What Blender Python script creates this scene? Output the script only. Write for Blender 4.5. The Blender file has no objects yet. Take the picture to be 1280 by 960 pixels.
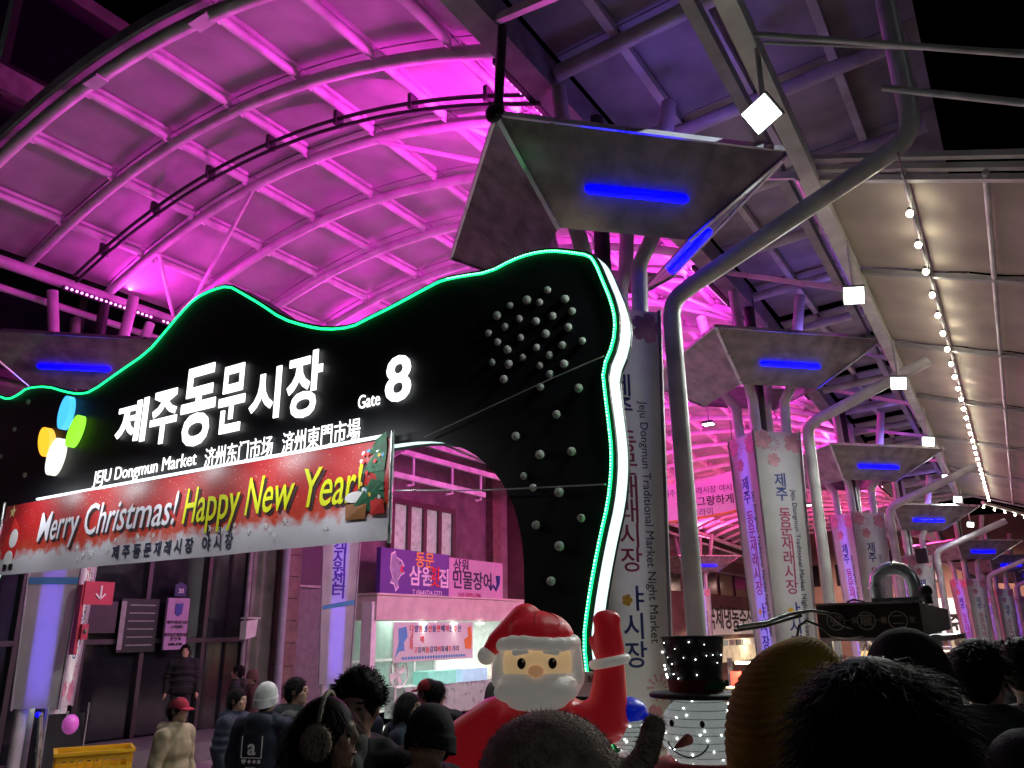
import bpy, math, random
from mathutils import Vector, Matrix
random.seed(8)
PI = math.pi
C = bpy.context.scene.collection
SC = bpy.context.scene

# ------------------------------------------------------------------ camera
CAM_H = 1.85
yaw = math.atan(660 / 1032.0); pit = math.atan(309 / 985.0); rol = math.radians(.73)
F = Vector((-math.sin(yaw) * math.cos(pit), math.cos(yaw) * math.cos(pit), math.sin(pit)))
R0 = F.cross(Vector((0, 0, 1))).normalized(); U0 = R0.cross(F)
RR = math.cos(rol) * R0 - math.sin(rol) * U0; UU = math.sin(rol) * R0 + math.cos(rol) * U0
cd = bpy.data.cameras.new('camera'); cam = bpy.data.objects.new('camera', cd); C.objects.link(cam)
cd.sensor_width = 36; cd.lens = 36 * 985 / 1280; cd.clip_start = .05; cd.clip_end = 400
m = Matrix((RR, UU, -F)).transposed().to_4x4(); m.translation = (0, 0, CAM_H); cam.matrix_world = m
SC.camera = cam

# ------------------------------------------------------------------ night sky, added facade fill, exposure
w = bpy.data.worlds.new('World'); SC.world = w; w.use_nodes = True
nt = w.node_tree; sky = nt.nodes.new('ShaderNodeTexSky'); sky.sky_type = 'NISHITA'; sky.sun_disc = False
sky.sun_elevation = math.radians(-6); sky.sun_rotation = math.radians(105)
nt.links.new(sky.outputs[0], nt.nodes['Background'].inputs[0]); nt.nodes['Background'].inputs[1].default_value = .05
sd = bpy.data.lights.new('facade_fill', 'SUN'); sd.energy = .05; sd.angle = math.radians(.5); sd.color = (.8, .88, 1)  # added dim fill, turned to lift the dark upper facade at left
so = bpy.data.objects.new('facade_fill', sd); C.objects.link(so); so.rotation_euler = (math.radians(15), math.radians(55), 0); so.location = (0, 0, 40)
SC.view_settings.view_transform = 'Standard'; SC.view_settings.look = 'None'
SC.view_settings.exposure = .4; SC.view_settings.gamma = 1; SC.view_settings.use_curve_mapping = False
SC.cycles.max_bounces = 6; SC.cycles.use_light_tree = True; SC.cycles.sample_clamp_indirect = 4

def drop(y):                         # the street falls away down the lane beyond the gate
    P = [(13, 0), (19.5, .5), (26, 1.05), (35, 1.35), (48, 1.75), (500, 1.8)]
    if y <= 13: return 0
    for (a, p), (b, q) in zip(P[:-1], P[1:]):
        if y <= b: return p + (q - p) * (y - a) / (b - a)
def gz(x, y=0): return .025 * x - drop(y)   # and gently to the left

# ------------------------------------------------------------------ materials
MATS = {}
def mat(name, col=(.5, .5, .5), rough=.5, metal=0, emit=None, es=0, var=.15, scale=6, bump=0, bscale=60, spec=.5, trans=0, coat=0):
    if name in MATS: return MATS[name]
    m = bpy.data.materials.new(name); m.use_nodes = True
    n = m.node_tree.nodes; l = m.node_tree.links; b = n['Principled BSDF']
    b.inputs['Roughness'].default_value = rough; b.inputs['Metallic'].default_value = metal
    b.inputs['Specular IOR Level'].default_value = spec; b.inputs['Coat Weight'].default_value = coat
    tc = n.new('ShaderNodeTexCoord')
    if var:
        nz = n.new('ShaderNodeTexNoise'); nz.inputs['Scale'].default_value = scale; nz.inputs['Detail'].default_value = 6
        l.new(tc.outputs['Object'], nz.inputs['Vector'])
        mr = n.new('ShaderNodeMapRange'); mr.inputs[1].default_value = .3; mr.inputs[2].default_value = .7
        mr.inputs[3].default_value = 1 - var * 1.6; mr.inputs[4].default_value = 1 + var * .5
        l.new(nz.outputs[0], mr.inputs[0])
        mx = n.new('ShaderNodeMix'); mx.data_type = 'RGBA'; mx.blend_type = 'MULTIPLY'; mx.inputs[0].default_value = 1
        mx.inputs[6].default_value = (*col, 1); l.new(mr.outputs[0], mx.inputs[7]); l.new(mx.outputs[2], b.inputs['Base Color'])
        mr2 = n.new('ShaderNodeMapRange'); mr2.inputs[3].default_value = max(.03, rough - .12); mr2.inputs[4].default_value = min(1, rough + .12)
        l.new(nz.outputs[0], mr2.inputs[0]); l.new(mr2.outputs[0], b.inputs['Roughness'])
    else: b.inputs['Base Color'].default_value = (*col, 1)
    if bump:
        n2 = n.new('ShaderNodeTexNoise'); n2.inputs['Scale'].default_value = bscale; n2.inputs['Detail'].default_value = 4
        l.new(tc.outputs['Object'], n2.inputs['Vector'])
        bp = n.new('ShaderNodeBump'); bp.inputs['Strength'].default_value = bump; bp.inputs['Distance'].default_value = .01
        l.new(n2.outputs[0], bp.inputs['Height']); l.new(bp.outputs[0], b.inputs['Normal'])
    if emit:
        b.inputs['Emission Color'].default_value = (*emit, 1); b.inputs['Emission Strength'].default_value = es
    if trans:
        out = n['Material Output']; tr = n.new('ShaderNodeBsdfTranslucent'); tr.inputs[0].default_value = (*col, 1)
        ms = n.new('ShaderNodeMixShader'); ms.inputs[0].default_value = trans
        l.new(b.outputs[0], ms.inputs[1]); l.new(tr.outputs[0], ms.inputs[2]); l.new(ms.outputs[0], out.inputs[0])
    MATS[name] = m; return m
def glow(name, col, s): return mat(name, (.02, .02, .02), .5, emit=col, es=s, var=0)

PIPE = mat('painted_steel', (.72, .73, .70), .38, var=.22, scale=3)
DPIPE = mat('grey_steel', (.34, .34, .35), .42, var=.25, scale=4)
ROOFP = mat('roof_sheet', (.50, .51, .485), .55, var=.22, scale=1.6, trans=.12)
FLATP = mat('soffit_sheet', (.40, .39, .42), .55, var=.25, scale=2)
TARP = mat('vinyl_tarp', (.62, .55, .47), .6, var=.2, scale=1.3, bump=.3, bscale=3, trans=.2, spec=.25)
BLACK = mat('gate_black', (.006, .008, .011), .5, var=.2, spec=.3)
DARK = mat('dark_metal', (.03, .03, .032), .45)
BLKPL = mat('black_plastic', (.012, .012, .013), .4)
SMOKE = mat('smoked_sheet', (.30, .275, .265), .22, metal=.0, var=.3, scale=5, spec=.8)
PANEL = mat('lantern_panel', (.80, .80, .77), .45, var=.10, scale=4, trans=.5)
WHITE = mat('white_paint', (.8, .8, .78), .5, var=.08)
ALU = mat('aluminium', (.72, .73, .74), .3, metal=.9)
CHROME = mat('duct_steel', (.78, .78, .78), .3, metal=.65, var=.2, scale=14)
ASPH = mat('bounce_paving', (.36, .35, .34), .7, var=.3, scale=2, bump=.4)  # ground out of view, made pale to bounce light onto the undersides
GLOW_W = glow('letter_glow', (1, 1, 1), 1.7)
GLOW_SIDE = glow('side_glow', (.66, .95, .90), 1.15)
GLOW_G = glow('green_led', (.01, 1, .22), 2.2)
GLOW_B = glow('blue_led', (.0, .0, 1), 4.5)
GLOW_BP = glow('inner_blue_tube', (.16, .10, 1), 8)
GLOW_IW = glow('inner_white_tube', (.95, .95, .95), 2.2)
GLOW_FL = glow('flood_face', (.93, 1, .94), 9)
GLOW_BULB = glow('bulb', (1, .90, .68), 55)
GLOW_M = glow('magenta_led', (1, .25, .9), 5)
INK_BLUE = mat('ink_blue', (.03, .06, .26), .6, var=0)
INK_RED = mat('ink_crimson', (.45, .06, .14), .6, var=0)
INK_GREY = mat('ink_grey', (.05, .055, .08), .6, var=0)
INK_BLACK = mat('ink_black', (.01, .01, .012), .6, var=0)
INK_PINK = mat('ink_pink', (.72, .36, .42), .6, var=.2)
INK_YEL = mat('ink_yellow', (.85, .52, .05), .6, var=0)
INK_WHITE = mat('ink_white', (.85, .85, .85), .6, var=0)
INK_RED2 = mat('ink_red', (.7, .03, .03), .6, var=0)
INK_LBLUE = mat('ink_light_blue', (.10, .38, .65), .6, var=.1)

# ------------------------------------------------------------------ mesh helpers
class MB:
    def __init__(s): s.v = []; s.f = []; s.sm = []
    def add(s, vs, fs, smooth=False):
        o = len(s.v); s.v += [tuple(p) for p in vs]; s.f += [tuple(i + o for i in f) for f in fs]; s.sm += [smooth] * len(fs); return s
    def box(s, c, d, M=None):
        x, y, z = d[0] / 2, d[1] / 2, d[2] / 2
        vs = [Vector((sx * x, sy * y, sz * z)) for sz in (-1, 1) for sx, sy in ((-1, -1), (1, -1), (1, 1), (-1, 1))]
        if M: vs = [M @ p for p in vs]
        vs = [p + Vector(c) for p in vs]
        return s.add(vs, [(3, 2, 1, 0), (4, 5, 6, 7), (0, 1, 5, 4), (1, 2, 6, 5), (2, 3, 7, 6), (3, 0, 4, 7)])
    def beam(s, a, b, wd, ht):
        a = Vector(a); b = Vector(b); d = b - a; q = d.to_track_quat('Y', 'Z').to_matrix()
        return s.box((a + b) / 2, (wd, d.length, ht), q)
    def tube(s, path, r, n=10, caps=True, closed=False):
        P = [Vector(p) for p in path]; N = len(P); rs = r if isinstance(r, (list, tuple)) else [r] * N
        up = None; rings = []
        for i in range(N):
            if closed: t = P[(i + 1) % N] - P[i - 1]
            else: t = P[min(i + 1, N - 1)] - P[max(i - 1, 0)]
            t.normalize()
            if up is None: up = t.orthogonal().normalized()
            up = (up - t * up.dot(t)); up = up.normalized() if up.length > 1e-6 else t.orthogonal().normalized()
            b = t.cross(up)
            rings.append([P[i] + (up * math.cos(2 * PI * k / n) + b * math.sin(2 * PI * k / n)) * rs[i] for k in range(n)])
        vs = [p for rg in rings for p in rg]; fs = []
        for i in range(N if closed else N - 1):
            j = (i + 1) % N
            for k in range(n):
                k2 = (k + 1) % n; fs.append((i * n + k, i * n + k2, j * n + k2, j * n + k))
        s.add(vs, fs, True)
        if caps and not closed:
            s.add(rings[0], [tuple(reversed(range(n)))]); s.add(rings[-1], [tuple(range(n))])
        return s
    def cyl(s, a, b, r, n=12): return s.tube([a, b], r, n)
    def lathe(s, prof, n=16, c=(0, 0, 0)):
        vs = []; fs = []; M = len(prof)
        for r, z in prof: vs += [(c[0] + r * math.cos(2 * PI * k / n), c[1] + r * math.sin(2 * PI * k / n), c[2] + z) for k in range(n)]
        for i in range(M - 1):
            for k in range(n):
                k2 = (k + 1) % n; fs.append((i * n + k, i * n + k2, (i + 1) * n + k2, (i + 1) * n + k))
        return s.add(vs, fs, True)
    def ell(s, c, r, M=None, n=14, k=9):
        vs = [(0, 0, -1)]; fs = []
        for i in range(1, k):
            a = -PI / 2 + PI * i / k
            vs += [(math.cos(a) * math.cos(2 * PI * j / n), math.cos(a) * math.sin(2 * PI * j / n), math.sin(a)) for j in range(n)]
        vs.append((0, 0, 1)); L = len(vs) - 1
        for j in range(n):
            j2 = (j + 1) % n; fs.append((0, 1 + j2, 1 + j)); fs.append((L, L - n + j, L - n + j2))
            for i in range(k - 2): fs.append((1 + i * n + j, 1 + i * n + j2, 1 + (i + 1) * n + j2, 1 + (i + 1) * n + j))
        pv = [Vector((p[0] * r[0], p[1] * r[1], p[2] * r[2])) for p in vs]
        if M: pv = [M @ p for p in pv]
        return s.add([p + Vector(c) for p in pv], fs, True)
    def cap(s, a, b, ra, rb, n=12):
        a = Vector(a); b = Vector(b); d = (b - a); L = max(d.length, 1e-5); d = d / L; path = []; rs = []
        for t in (-1, -.92, -.7, -.38, 0): path.append(a + d * (ra * t)); rs.append(ra * math.sqrt(max(1 - t * t, .0004)))
        for t in (0, .38, .7, .92, 1): path.append(b + d * (rb * t)); rs.append(rb * math.sqrt(max(1 - t * t, .0004)))
        return s.tube(path, rs, n)
    def prism(s, poly, fn, d0, d1):          # poly [(u,v)] extruded: fn(u,v,d) -> point
        n = len(poly); vs = [fn(u, v, d0) for u, v in poly] + [fn(u, v, d1) for u, v in poly]
        fs = [tuple(range(n)), tuple(reversed(range(n, 2 * n)))] + [(i, n + i, n + (i + 1) % n, (i + 1) % n) for i in range(n)]
        return s.add(vs, fs)
    def xf(s, M): s.v = [tuple(M @ Vector(p)) for p in s.v]; return s
    def mesh(s, name):
        me = bpy.data.meshes.new(name); me.from_pydata(s.v, [], s.f)
        me.polygons.foreach_set('use_smooth', s.sm); me.update(); return me
    def build(s, name, m, parent=None, world=False):
        if world and parent is not None:
            r = parent
            while r.parent: r = r.parent
            L = r.location; s.v = [(p[0] - L[0], p[1] - L[1], p[2] - L[2]) for p in s.v]
        return obj(name, s.mesh(name), m, parent)
def obj(name, me, m=None, parent=None, loc=(0, 0, 0), rot=(0, 0, 0)):
    o = bpy.data.objects.new(name, me); C.objects.link(o); o.parent = parent; o.location = loc; o.rotation_euler = rot
    if m is not None:
        if not me.materials: me.materials.append(m)
        if me.materials[0] != m: o.material_slots[0].link = 'OBJECT'; o.material_slots[0].material = m
    return o
def tag(o, label=None, cat=None, group=None, kind=None):
    if label: o['label'] = label
    if cat: o['category'] = cat
    if group: o['group'] = group
    if kind: o['kind'] = kind
    return o
def thing(name, label, cat, loc=(0, 0, 0), rz=0, group=None):
    o = bpy.data.objects.new(name, None); C.objects.link(o); o.location = loc; o.rotation_euler = (0, 0, rz); o.empty_display_size = .2
    return tag(o, label, cat, group)
def copy_tree(o, parent=None):
    c = o.copy(); C.objects.link(c); c.parent = parent
    for ch in list(o.children): copy_tree(ch, c)
    return c
def lamp(name, kind, loc, power, col, parent=None, aim=None, size=.2, size_y=None, spot=None, spread=None):
    d = bpy.data.lights.new(name, kind); d.energy = power; d.color = col
    if kind == 'AREA':
        d.shape = 'RECTANGLE' if size_y else 'SQUARE'; d.size = size
        if size_y: d.size_y = size_y
        if spread: d.spread = spread
    elif kind == 'SPOT': d.spot_size = spot or 1.5; d.spot_blend = .8; d.shadow_soft_size = size
    else: d.shadow_soft_size = size
    o = bpy.data.objects.new(name, d); C.objects.link(o)
    if parent is not None:
        r = parent
        while r.parent: r = r.parent
        o.parent = parent; o.location = Vector(loc) - r.location
    else: o.location = loc
    if aim is not None: o.rotation_euler = (Vector(aim) - Vector(loc)).to_track_quat('-Z', 'Y').to_euler()
    return o
TMP = bpy.data.scenes.new('tmp')
def bake(o):
    TMP.collection.objects.link(o); vl = TMP.view_layers[0]; vl.update(); dg = vl.depsgraph; dg.update()
    me = bpy.data.meshes.new_from_object(o.evaluated_get(dg)); TMP.collection.objects.unlink(o); me.materials.clear(); return me
# text -> mesh, cached; bold = curve offset, local x right, y up, front +z
TXT = {}
def text(s, size=1, bold=0., ext=.004, align='CENTER', sx=1., shear=0., vert=False):
    key = (s, size, bold, ext, align, sx, shear, vert)
    if key in TXT: return TXT[key]
    cu = bpy.data.curves.new('t', 'FONT'); cu.body = s; cu.size = size; cu.offset = bold * size; cu.extrude = ext; cu.align_x = align; cu.align_y = 'CENTER'
    cu.shear = shear; cu.resolution_u = 3
    to = bpy.data.objects.new('t', cu); me = bake(to); bpy.data.objects.remove(to); bpy.data.curves.remove(cu)
    for v in me.vertices:
        v.co.x *= sx
        if vert: v.co.x, v.co.y = v.co.y, -v.co.x
    me.name = 'lettering'; TXT[key] = me; return me
def put_text(s, loc, m, parent, rz=0, name='lettering', **k):
    r = parent
    while r.parent: r = r.parent
    return obj(name, text(s, **k), m, parent, Vector(loc) - r.location, (PI / 2, 0, rz))
def fit_text(s, x0, x1, z0, z1, y, m, parent, name='lettering', bold=.01, ext=.01, shear=0., wave=None):
    me = text(s, 1, bold, ext, 'LEFT', 1, shear).copy()
    xs = [v.co.x for v in me.vertices]; ys = [v.co.y for v in me.vertices]
    ax = (x1 - x0) / (max(xs) - min(xs)); ay = (z1 - z0) / (max(ys) - min(ys)); mx, my = min(xs), min(ys)
    r = parent
    while r.parent: r = r.parent
    for v in me.vertices:
        X = x0 + (v.co.x - mx) * ax; Z = z0 + (v.co.y - my) * ay; Y = y - v.co.z + (wave(X, Z) if wave else 0)
        v.co = Vector((X, Y, Z)) - r.location
    return obj(name, me, m, parent)
def smooth_loop(P, it=2, closed=True):
    for _ in range(it):
        Q = []
        n = len(P)
        for i in range(n if closed else n - 1):
            a = Vector(P[i]); b = Vector(P[(i + 1) % n]); Q += [tuple(a * .75 + b * .25), tuple(a * .25 + b * .75)]
        if not closed: Q = [tuple(P[0])] + Q + [tuple(P[-1])]
        P = Q
    return P
def remesh(mb, voxel=.012, smooth=4):
    o = bpy.data.objects.new('tmp', mb.mesh('tmp'))
    md = o.modifiers.new('r', 'REMESH'); md.mode = 'VOXEL'; md.voxel_size = voxel; md.use_smooth_shade = True
    if smooth: s2 = o.modifiers.new('s', 'SMOOTH'); s2.iterations = smooth; s2.factor = .5
    me = bake(o); bpy.data.objects.remove(o); return me

# ================================================================== SETTING
GYS = [-60, 13, 19.5, 26, 35, 48, 300]
g = MB(); g.add([(x, y, gz(x, y)) for y in GYS for x in (-160, 160)], [(2 * i, 2 * i + 1, 2 * i + 3, 2 * i + 2) for i in range(len(GYS) - 1)])
tag(g.build('ground', ASPH), kind='structure')

# ------------------------------------------------------------------ vaulted arcade roof
def vz(x, y=0): return 8.5 - .046 * (x + 8.35) ** 2 - drop(y)
AY = [4.15 + 1.36 * i for i in range(31)]
roof = thing('vaulted_roof', 'white steel arched arcade roof washed with magenta light above the gate', 'roof', (-8.1, 4.1, 0))
XS = [-12.9 + i * .4 for i in range(24)]
XS[-1] = -3.55
arch_me = None
for i, y in enumerate(AY):
    r = .075 if i else .085
    mb = MB().tube([(x, y, vz(x, y) - .02) for x in XS], r, 10); mb.build('arch', PIPE, roof, True)
mb = MB()
for a, b in zip(XS[:-1], XS[1:]): mb.beam((a, AY[0] - .13, vz(a) + .17), (b, AY[0] - .13, vz(b) + .17), .05, .16)
mb.build('front_gutter', DPIPE, roof, True)
PX = [-11.75, -10.45, -9.15, -7.85, -6.55, -5.3, -4.2]
EDG = [-12.9] + PX + [-3.5]
for i in range(len(AY) - 1):
    y0, y1 = AY[i], AY[i + 1]
    for x in PX:
        za, zb = vz(x, y0) + .06, vz(x, y1) + .06
        mb = MB().tube([(x, y0 + .12, za), (x, y1 - .12, zb)], .058, 8)
        mb.beam((x + .03, y0 + .12, za + .085), (x + .03, y1 - .12, zb + .085), .06, .05)
        mb.box((x, y0 + .1, za - .01), (.015, .12, .15)); mb.box((x, y1 - .1, zb - .01), (.015, .12, .15))
        mb.build('purlin', PIPE, roof, True)
    for a, b in zip(EDG[:-1], EDG[1:]):
        mb = MB(); n = 3; vs = []
        ya, yb = y0 - (.15 if i == 0 else -.012), y1 - .012
        for k in range(n + 1):
            x = a + .012 + (b - a - .024) * k / n; z = vz(x, y0) + .19; w_ = vz(x, y1) + .19
            vs += [(x, ya, z), (x, yb, w_), (x, ya, z + .03), (x, yb, w_ + .03)]
        fs = []
        for k in range(n):
            q = 4 * k; fs += [(q, q + 1, q + 5, q + 4), (q + 2, q + 6, q + 7, q + 3), (q, q + 4, q + 6, q + 2), (q + 1, q + 3, q + 7, q + 5)]
        fs += [(0, 2, 3, 1), (4 * n, 4 * n + 1, 4 * n + 3, 4 * n + 2)]
        mb.add(vs, fs); mb.build('roof_panel', ROOFP, roof, True)
# ties from arch crown to eaves, conduit, eave beams
YE = AY[-1]
EY = [3.9, 13, 19.5, 26, 35, YE]
for x, z, r in ((-12.75, 7.48, .1), (-13.1, 7.2, .06)): MB().tube([(x, y, z - drop(y)) for y in EY], r, 10).build('eave_beam', PIPE, roof, True)
mb = MB()
for a, b in zip(EY[:-1], EY[1:]): mb.beam((-3.45, a if a > 4 else 3.2, 7.42 - drop(a)), (-3.45, b, 7.42 - drop(b)), .26, .36)
mb.build('eave_beam', DPIPE, roof, True)
for dz, dy in ((-.16, 0), (-.24, .05)):
    mb = MB().tube([(x, 6.12 + dy, vz(x) + dz) for x in XS[1:]], .028, 6); mb.build('conduit', DARK, roof, True)
for x in PX: MB().box((x, 6.15, vz(x) - .14), (.05, .14, .2)).build('conduit_clip', DARK, roof, True)
for x in (-11.9, -8.7, -6.6): MB().box((x, AY[0] - .02, vz(x) - .1), (.3, .16, .03)).build('arch_clamp', PIPE, roof, True)
for yb in [8.23, 13.7, 19.1, 24.6, 30.0]:
    for xe, xa, xb in ((-12.7, -11.4, -9.1), (-3.7, -5.0, -6.5)):
        for xt in (xa, xb):
            mb = MB().cyl((xe, yb, 7.28 - drop(yb)), (xt, yb - 1.36, vz(xt, yb - 1.36) - .08), .035, 8); mb.build('strut', PIPE, roof, True)
# magenta LED wash bars along the eaves
MAG = (1, .03, .78)
def led_bar(x, y0, y1, col, power, tone, z=7.36):
    z -= drop(y1); sgn = 1 if x < -8 else -1
    side = 'left' if x < -8 else 'right'
    t = thing('led_wash_bar', '', 'light bar', (x, y0, z))
    MB().box((x - sgn * .04, (y0 + y1) / 2, z), (.06, y1 - y0, .07)).build('housing', DARK, t, True)
    n = int((y1 - y0) / .085)
    for k in range(n):
        if abs(k - n * .7) < 1: continue
        MB().ell((x + sgn * .0, y0 + .05 + k * .085, z), (.018, .022, .022), n=6, k=4).build('led', tone, t, True)
    c = Vector((x + sgn * .05, (y0 + y1) / 2, z + .06))
    lamp('wash_light', 'AREA', c, power, col, t, c + Vector((sgn * 1.0, 0, .55)), y1 - y0, .06).rotation_euler = Vector((sgn * 1.0, 0, .55)).to_track_quat('-Z', 'X').to_euler()
    return t
REDL = glow('rose_led', (1, .12, .3), 5)
ROSE = (1, .05, .28)
spots = [(6.05, 8.45, MAG, GLOW_M, 95, 380), (11.6, 13.8, MAG, GLOW_M, 220, 420), (16.6, 18.6, MAG, GLOW_M, 380, 420), (22, 24, (1, .04, .45), REDL, 420, 420), (28, 30, ROSE, REDL, 420, 420), (35, 37, ROSE, REDL, 420, 420)]
names = ['nearest', 'second', 'third', 'fourth', 'fifth', 'farthest']
for (y0, y1, col, tone, pl, pr), nm in zip(spots, names):
    t = led_bar(-12.62, y0, y1, col, pl, tone); tag(t, f'{nm} glowing LED wash bar on the left eave of the arched roof', group='LED wash bars under the eaves')
    t = led_bar(-3.68, y0 - .6, y1 - .2, col, pr, tone, 7.3); tag(t, f'{nm} LED wash bar on the right eave of the arched roof', group='LED wash bars under the eaves')
# small white floodlights hanging under the vault
for k, (y, lb) in enumerate(((8.2, 'small white floodlight hanging under the arched roof beside the smoked canopy'), (17, 'second small floodlight under the arched roof, beyond the first canopy'), (26, 'third small floodlight far under the arched roof'), (36, 'farthest small floodlight under the arched roof'))):
    z = 6.62 - drop(y); x = -5.6
    t = thing('vault_floodlight', lb, 'floodlight', (x, y, z), 0, 'floodlights under the arched roof')
    MB().box((x, y, z), (.24, .18, .06)).build('housing', DARK, t, True)
    MB().box((x, y - .01, z - .045), (.22, .16, .02)).build('lens', GLOW_FL, t, True)
    MB().cyl((x, y + .02, z + .03), (x, y + .02, z + 1.5), .012, 6).build('hanger', DARK, t, True)
    lamp('flood_light', 'SPOT', (x, y, z - .07), 850, (1, .96, .92), t, (x - 3.0, y + .5, 0), .1, spot=2.6)

# ------------------------------------------------------------------ flat side canopy right of the vault
fr = thing('side_canopy', 'dark flat canopy of steel purlins between arched roof and floodlights', 'roof', (-1.8, 3, 0))
YF = 34
for k in range(18):
    y = 2.6 + 1.75 * k; D_ = drop(y)
    MB().tube([(-3.3, y, 7.42 - D_), (-.15, y, 7.62 - D_)], .085, 8).build('rafter', PIPE, fr, True)
    for x in (-2.6, -1.75, -.85):
        MB().box((x, y + .875, 7.62 - D_ + (x + 1.8) * .06), (.09, 1.6, .1)).build('purlin', PIPE, fr, True)
    for xa, xb in ((-3.3, -2.6), (-2.6, -1.75), (-1.75, -.85), (-.85, -.02)):
        MB().box(((xa + xb) / 2, y + .875, 7.74 - D_ + ((xa + xb) / 2 + 1.8) * .06), (xb - xa - .02, 1.73, .03), Matrix.Rotation(-.06, 3, 'Y')).build('roof_sheet', FLATP, fr, True)
MB().beam((-1.05, 2.4, 6.05), (-1.75, 33, 6.05), .14, .2).build('edge_beam', PIPE, fr, True)
MB().beam((-1.38, 2.4, 6.35), (-2.0, 33, 6.35), .1, .14).build('edge_beam', DPIPE, fr, True)
for k in range(9):
    y = 3.4 + 3.3 * k; x = -1.06 - .0229 * (y - 2.4)
    MB().beam((x, y, 6.15), (x - .35, y + .3, 7.5 - drop(y)), .08, .08).build('hanger', PIPE, fr, True)
    MB().beam((x - .05, y + .6, 6.1), (-3.3, y + 1.6, 7.3 - drop(y)), .07, .07).build('brace', PIPE, fr, True)
# tension rods running out to the right
for q, (a, b) in enumerate((((-1.05, 5, 6.03), (1.4, 5.0, 4.6)), ((-1.0, 5.1, 6.0), (1.5, 5.6, 5.05)), ((-.35, 6.3, 6.1), (1.6, 6.2, 4.9)))):
    tag(MB().tube([a, b], (.022, .014, .03)[q], 8).build('tension_rod', PIPE), ('thick grey tension rod crossing in front of the bent pipe', 'thin upper tension rod fanning out at the right edge', 'lower tension rod starting behind the bent pipe elbow')[q], 'rod', 'tension rods at the upper right')

# ------------------------------------------------------------------ tarpaulin gable roof with string lights
tr = thing('tarpaulin_roof', 'translucent beige tarpaulin gable roof over the right lane with string lights', 'roof', (0, 6, 0))
def tx(y, dx=0): return -.36 - .0175 * (y - 7) + dx
ys = [7.4, 9.9, 13.0, 16.5, 20.5, 25.0, 30.5]
def tz(dx): return 5.80 - .34 * dx
secs = [(-.9, 0), (0, .62), (.62, 1.25), (1.25, 1.9), (1.9, 2.6)]
for i in range(len(ys) - 1):
    for a, b in secs:
        n = 6; nn = 8; vs = []; fs = []
        for j in range(nn + 1):
            y = ys[i] + .03 + (ys[i + 1] - ys[i] - .06) * j / nn
            for k in range(n + 1):
                dx = a + .015 + (b - a - .03) * k / n
                sag = .035 * math.sin(PI * k / n) * math.sin(PI * j / nn) + .008 * math.sin(y * 9 + k)
                vs.append((tx(y, dx), y, tz(dx) + .08 - sag))
        for j in range(nn):
            for k in range(n): q = j * (n + 1) + k; fs.append((q, q + 1, q + n + 2, q + n + 1))
        mb = MB(); mb.add(vs, fs, True); mb.build('tarpaulin_sheet', TARP, tr, True)
for dx in (-.9, 0, .62, 1.25, 1.9):
    rr = .05 if dx == -.9 else .028
    MB().tube([(tx(y, dx), y, tz(dx) + (.0 if dx == -.9 else .03)) for y in (ys[0] - .1, ys[-1])], rr, 8).build('purlin', ALU if dx == -.9 else PIPE, tr, True)
for y in ys:
    for a, b in ((-.95, 2.6),):
        big = y == ys[0]
        for q in range(3 if big else 1):
            MB().beam((tx(y, a), y - .09 * q, tz(a) + .02 + .07 * q), (tx(y, b), y - .09 * q, tz(b) + .02 + .07 * q), .07, .055).build('gable_rafter', PIPE if big else DPIPE, tr, True)
# second far gable bay bending right
MB().tube([(-1.0, 30.6, 5.75), (1.2, 37, 5.5)], .06, 8).build('ridge_pipe', PIPE, tr, True)
MB().add([(-1, 30.7, 5.85), (1.2, 37, 5.7), (3.4, 36, 4.7), (1.4, 30.7, 4.9)], [(0, 1, 2, 3)]).build('tarpaulin_sheet', TARP, tr, True)
st = thing('string_light', 'string of warm white bulbs along the ridge of the tarpaulin roof', 'string lights', (-.36, 7, 5.7))
MB().tube([(tx(y), y, 5.76) for y in (6.8, 30.5)], .008, 5).build('cable', DARK, st, True)
y = 7.9
while y < 30.4:
    x = tx(y) - .03
    MB().ell((x, y, 5.70), (.032, .032, .036), n=8, k=6).build('bulb', GLOW_BULB, st, True)
    MB().cyl((x, y, 5.73), (x, y, 5.765), .018, 6).build('socket', DARK, st, True)
    y += .78
for k in range(9):
    f_ = k / 8; MB().ell((-1.0 + 2.2 * f_, 30.7 + 6.2 * f_, 5.62 - .22 * f_), (.03, .03, .035), n=6, k=4).build('bulb', GLOW_BULB, st, True)
# floodlights on the edge beam
fl_lab = ['large', 'second', 'third', 'fourth', 'fifth', 'sixth', 'seventh', 'eighth']
for k, y in enumerate([4.98, 8.75, 12.6, 17.2, 22.0, 26, 29, 33]):
    x = -1.05 - .019 * (y - 5); z = 5.33; F_ = .82
    t = thing('floodlight', ('nearest square floodlight glaring white above the smoked canopy' if k == 0 else f'{fl_lab[k]} white floodlight from the camera along the tarpaulin roof edge'), 'floodlight', (x, y, z), 0, 'floodlights along the roof edge')
    M = Vector((.05, .75, .62)).to_track_quat('Y', 'Z').to_matrix() @ Matrix.Rotation(math.radians(-22 if k == 0 else 12), 3, 'Y')
    MB().box((x, y, z), (.27 * F_, .05, .25 * F_), M).build('housing', DARK, t, True)
    MB().box(Vector((x, y, z)) + M @ Vector((0, -.03, 0)), (.245 * F_, .02, .225 * F_), M).build('lens', GLOW_FL, t, True)
    MB().tube([(x, y + .03, z), (x, y + .08, z + .3), (x, y + .1, z + .7)], .022, 6).build('bracket', PIPE, t, True)
    lamp('flood_light', 'SPOT', Vector((x, y, z)) + M @ Vector((0, -.06, 0)), [200, 340, 260, 260, 260, 260, 260, 260][k], (.93, 1, .94), t, Vector((x - 5.4, y - 1.9, .8) if k == 0 else (x - 1.6, y - 2.6, 0)), .1, spot=1.5 if k == 0 else 2.5)
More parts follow.
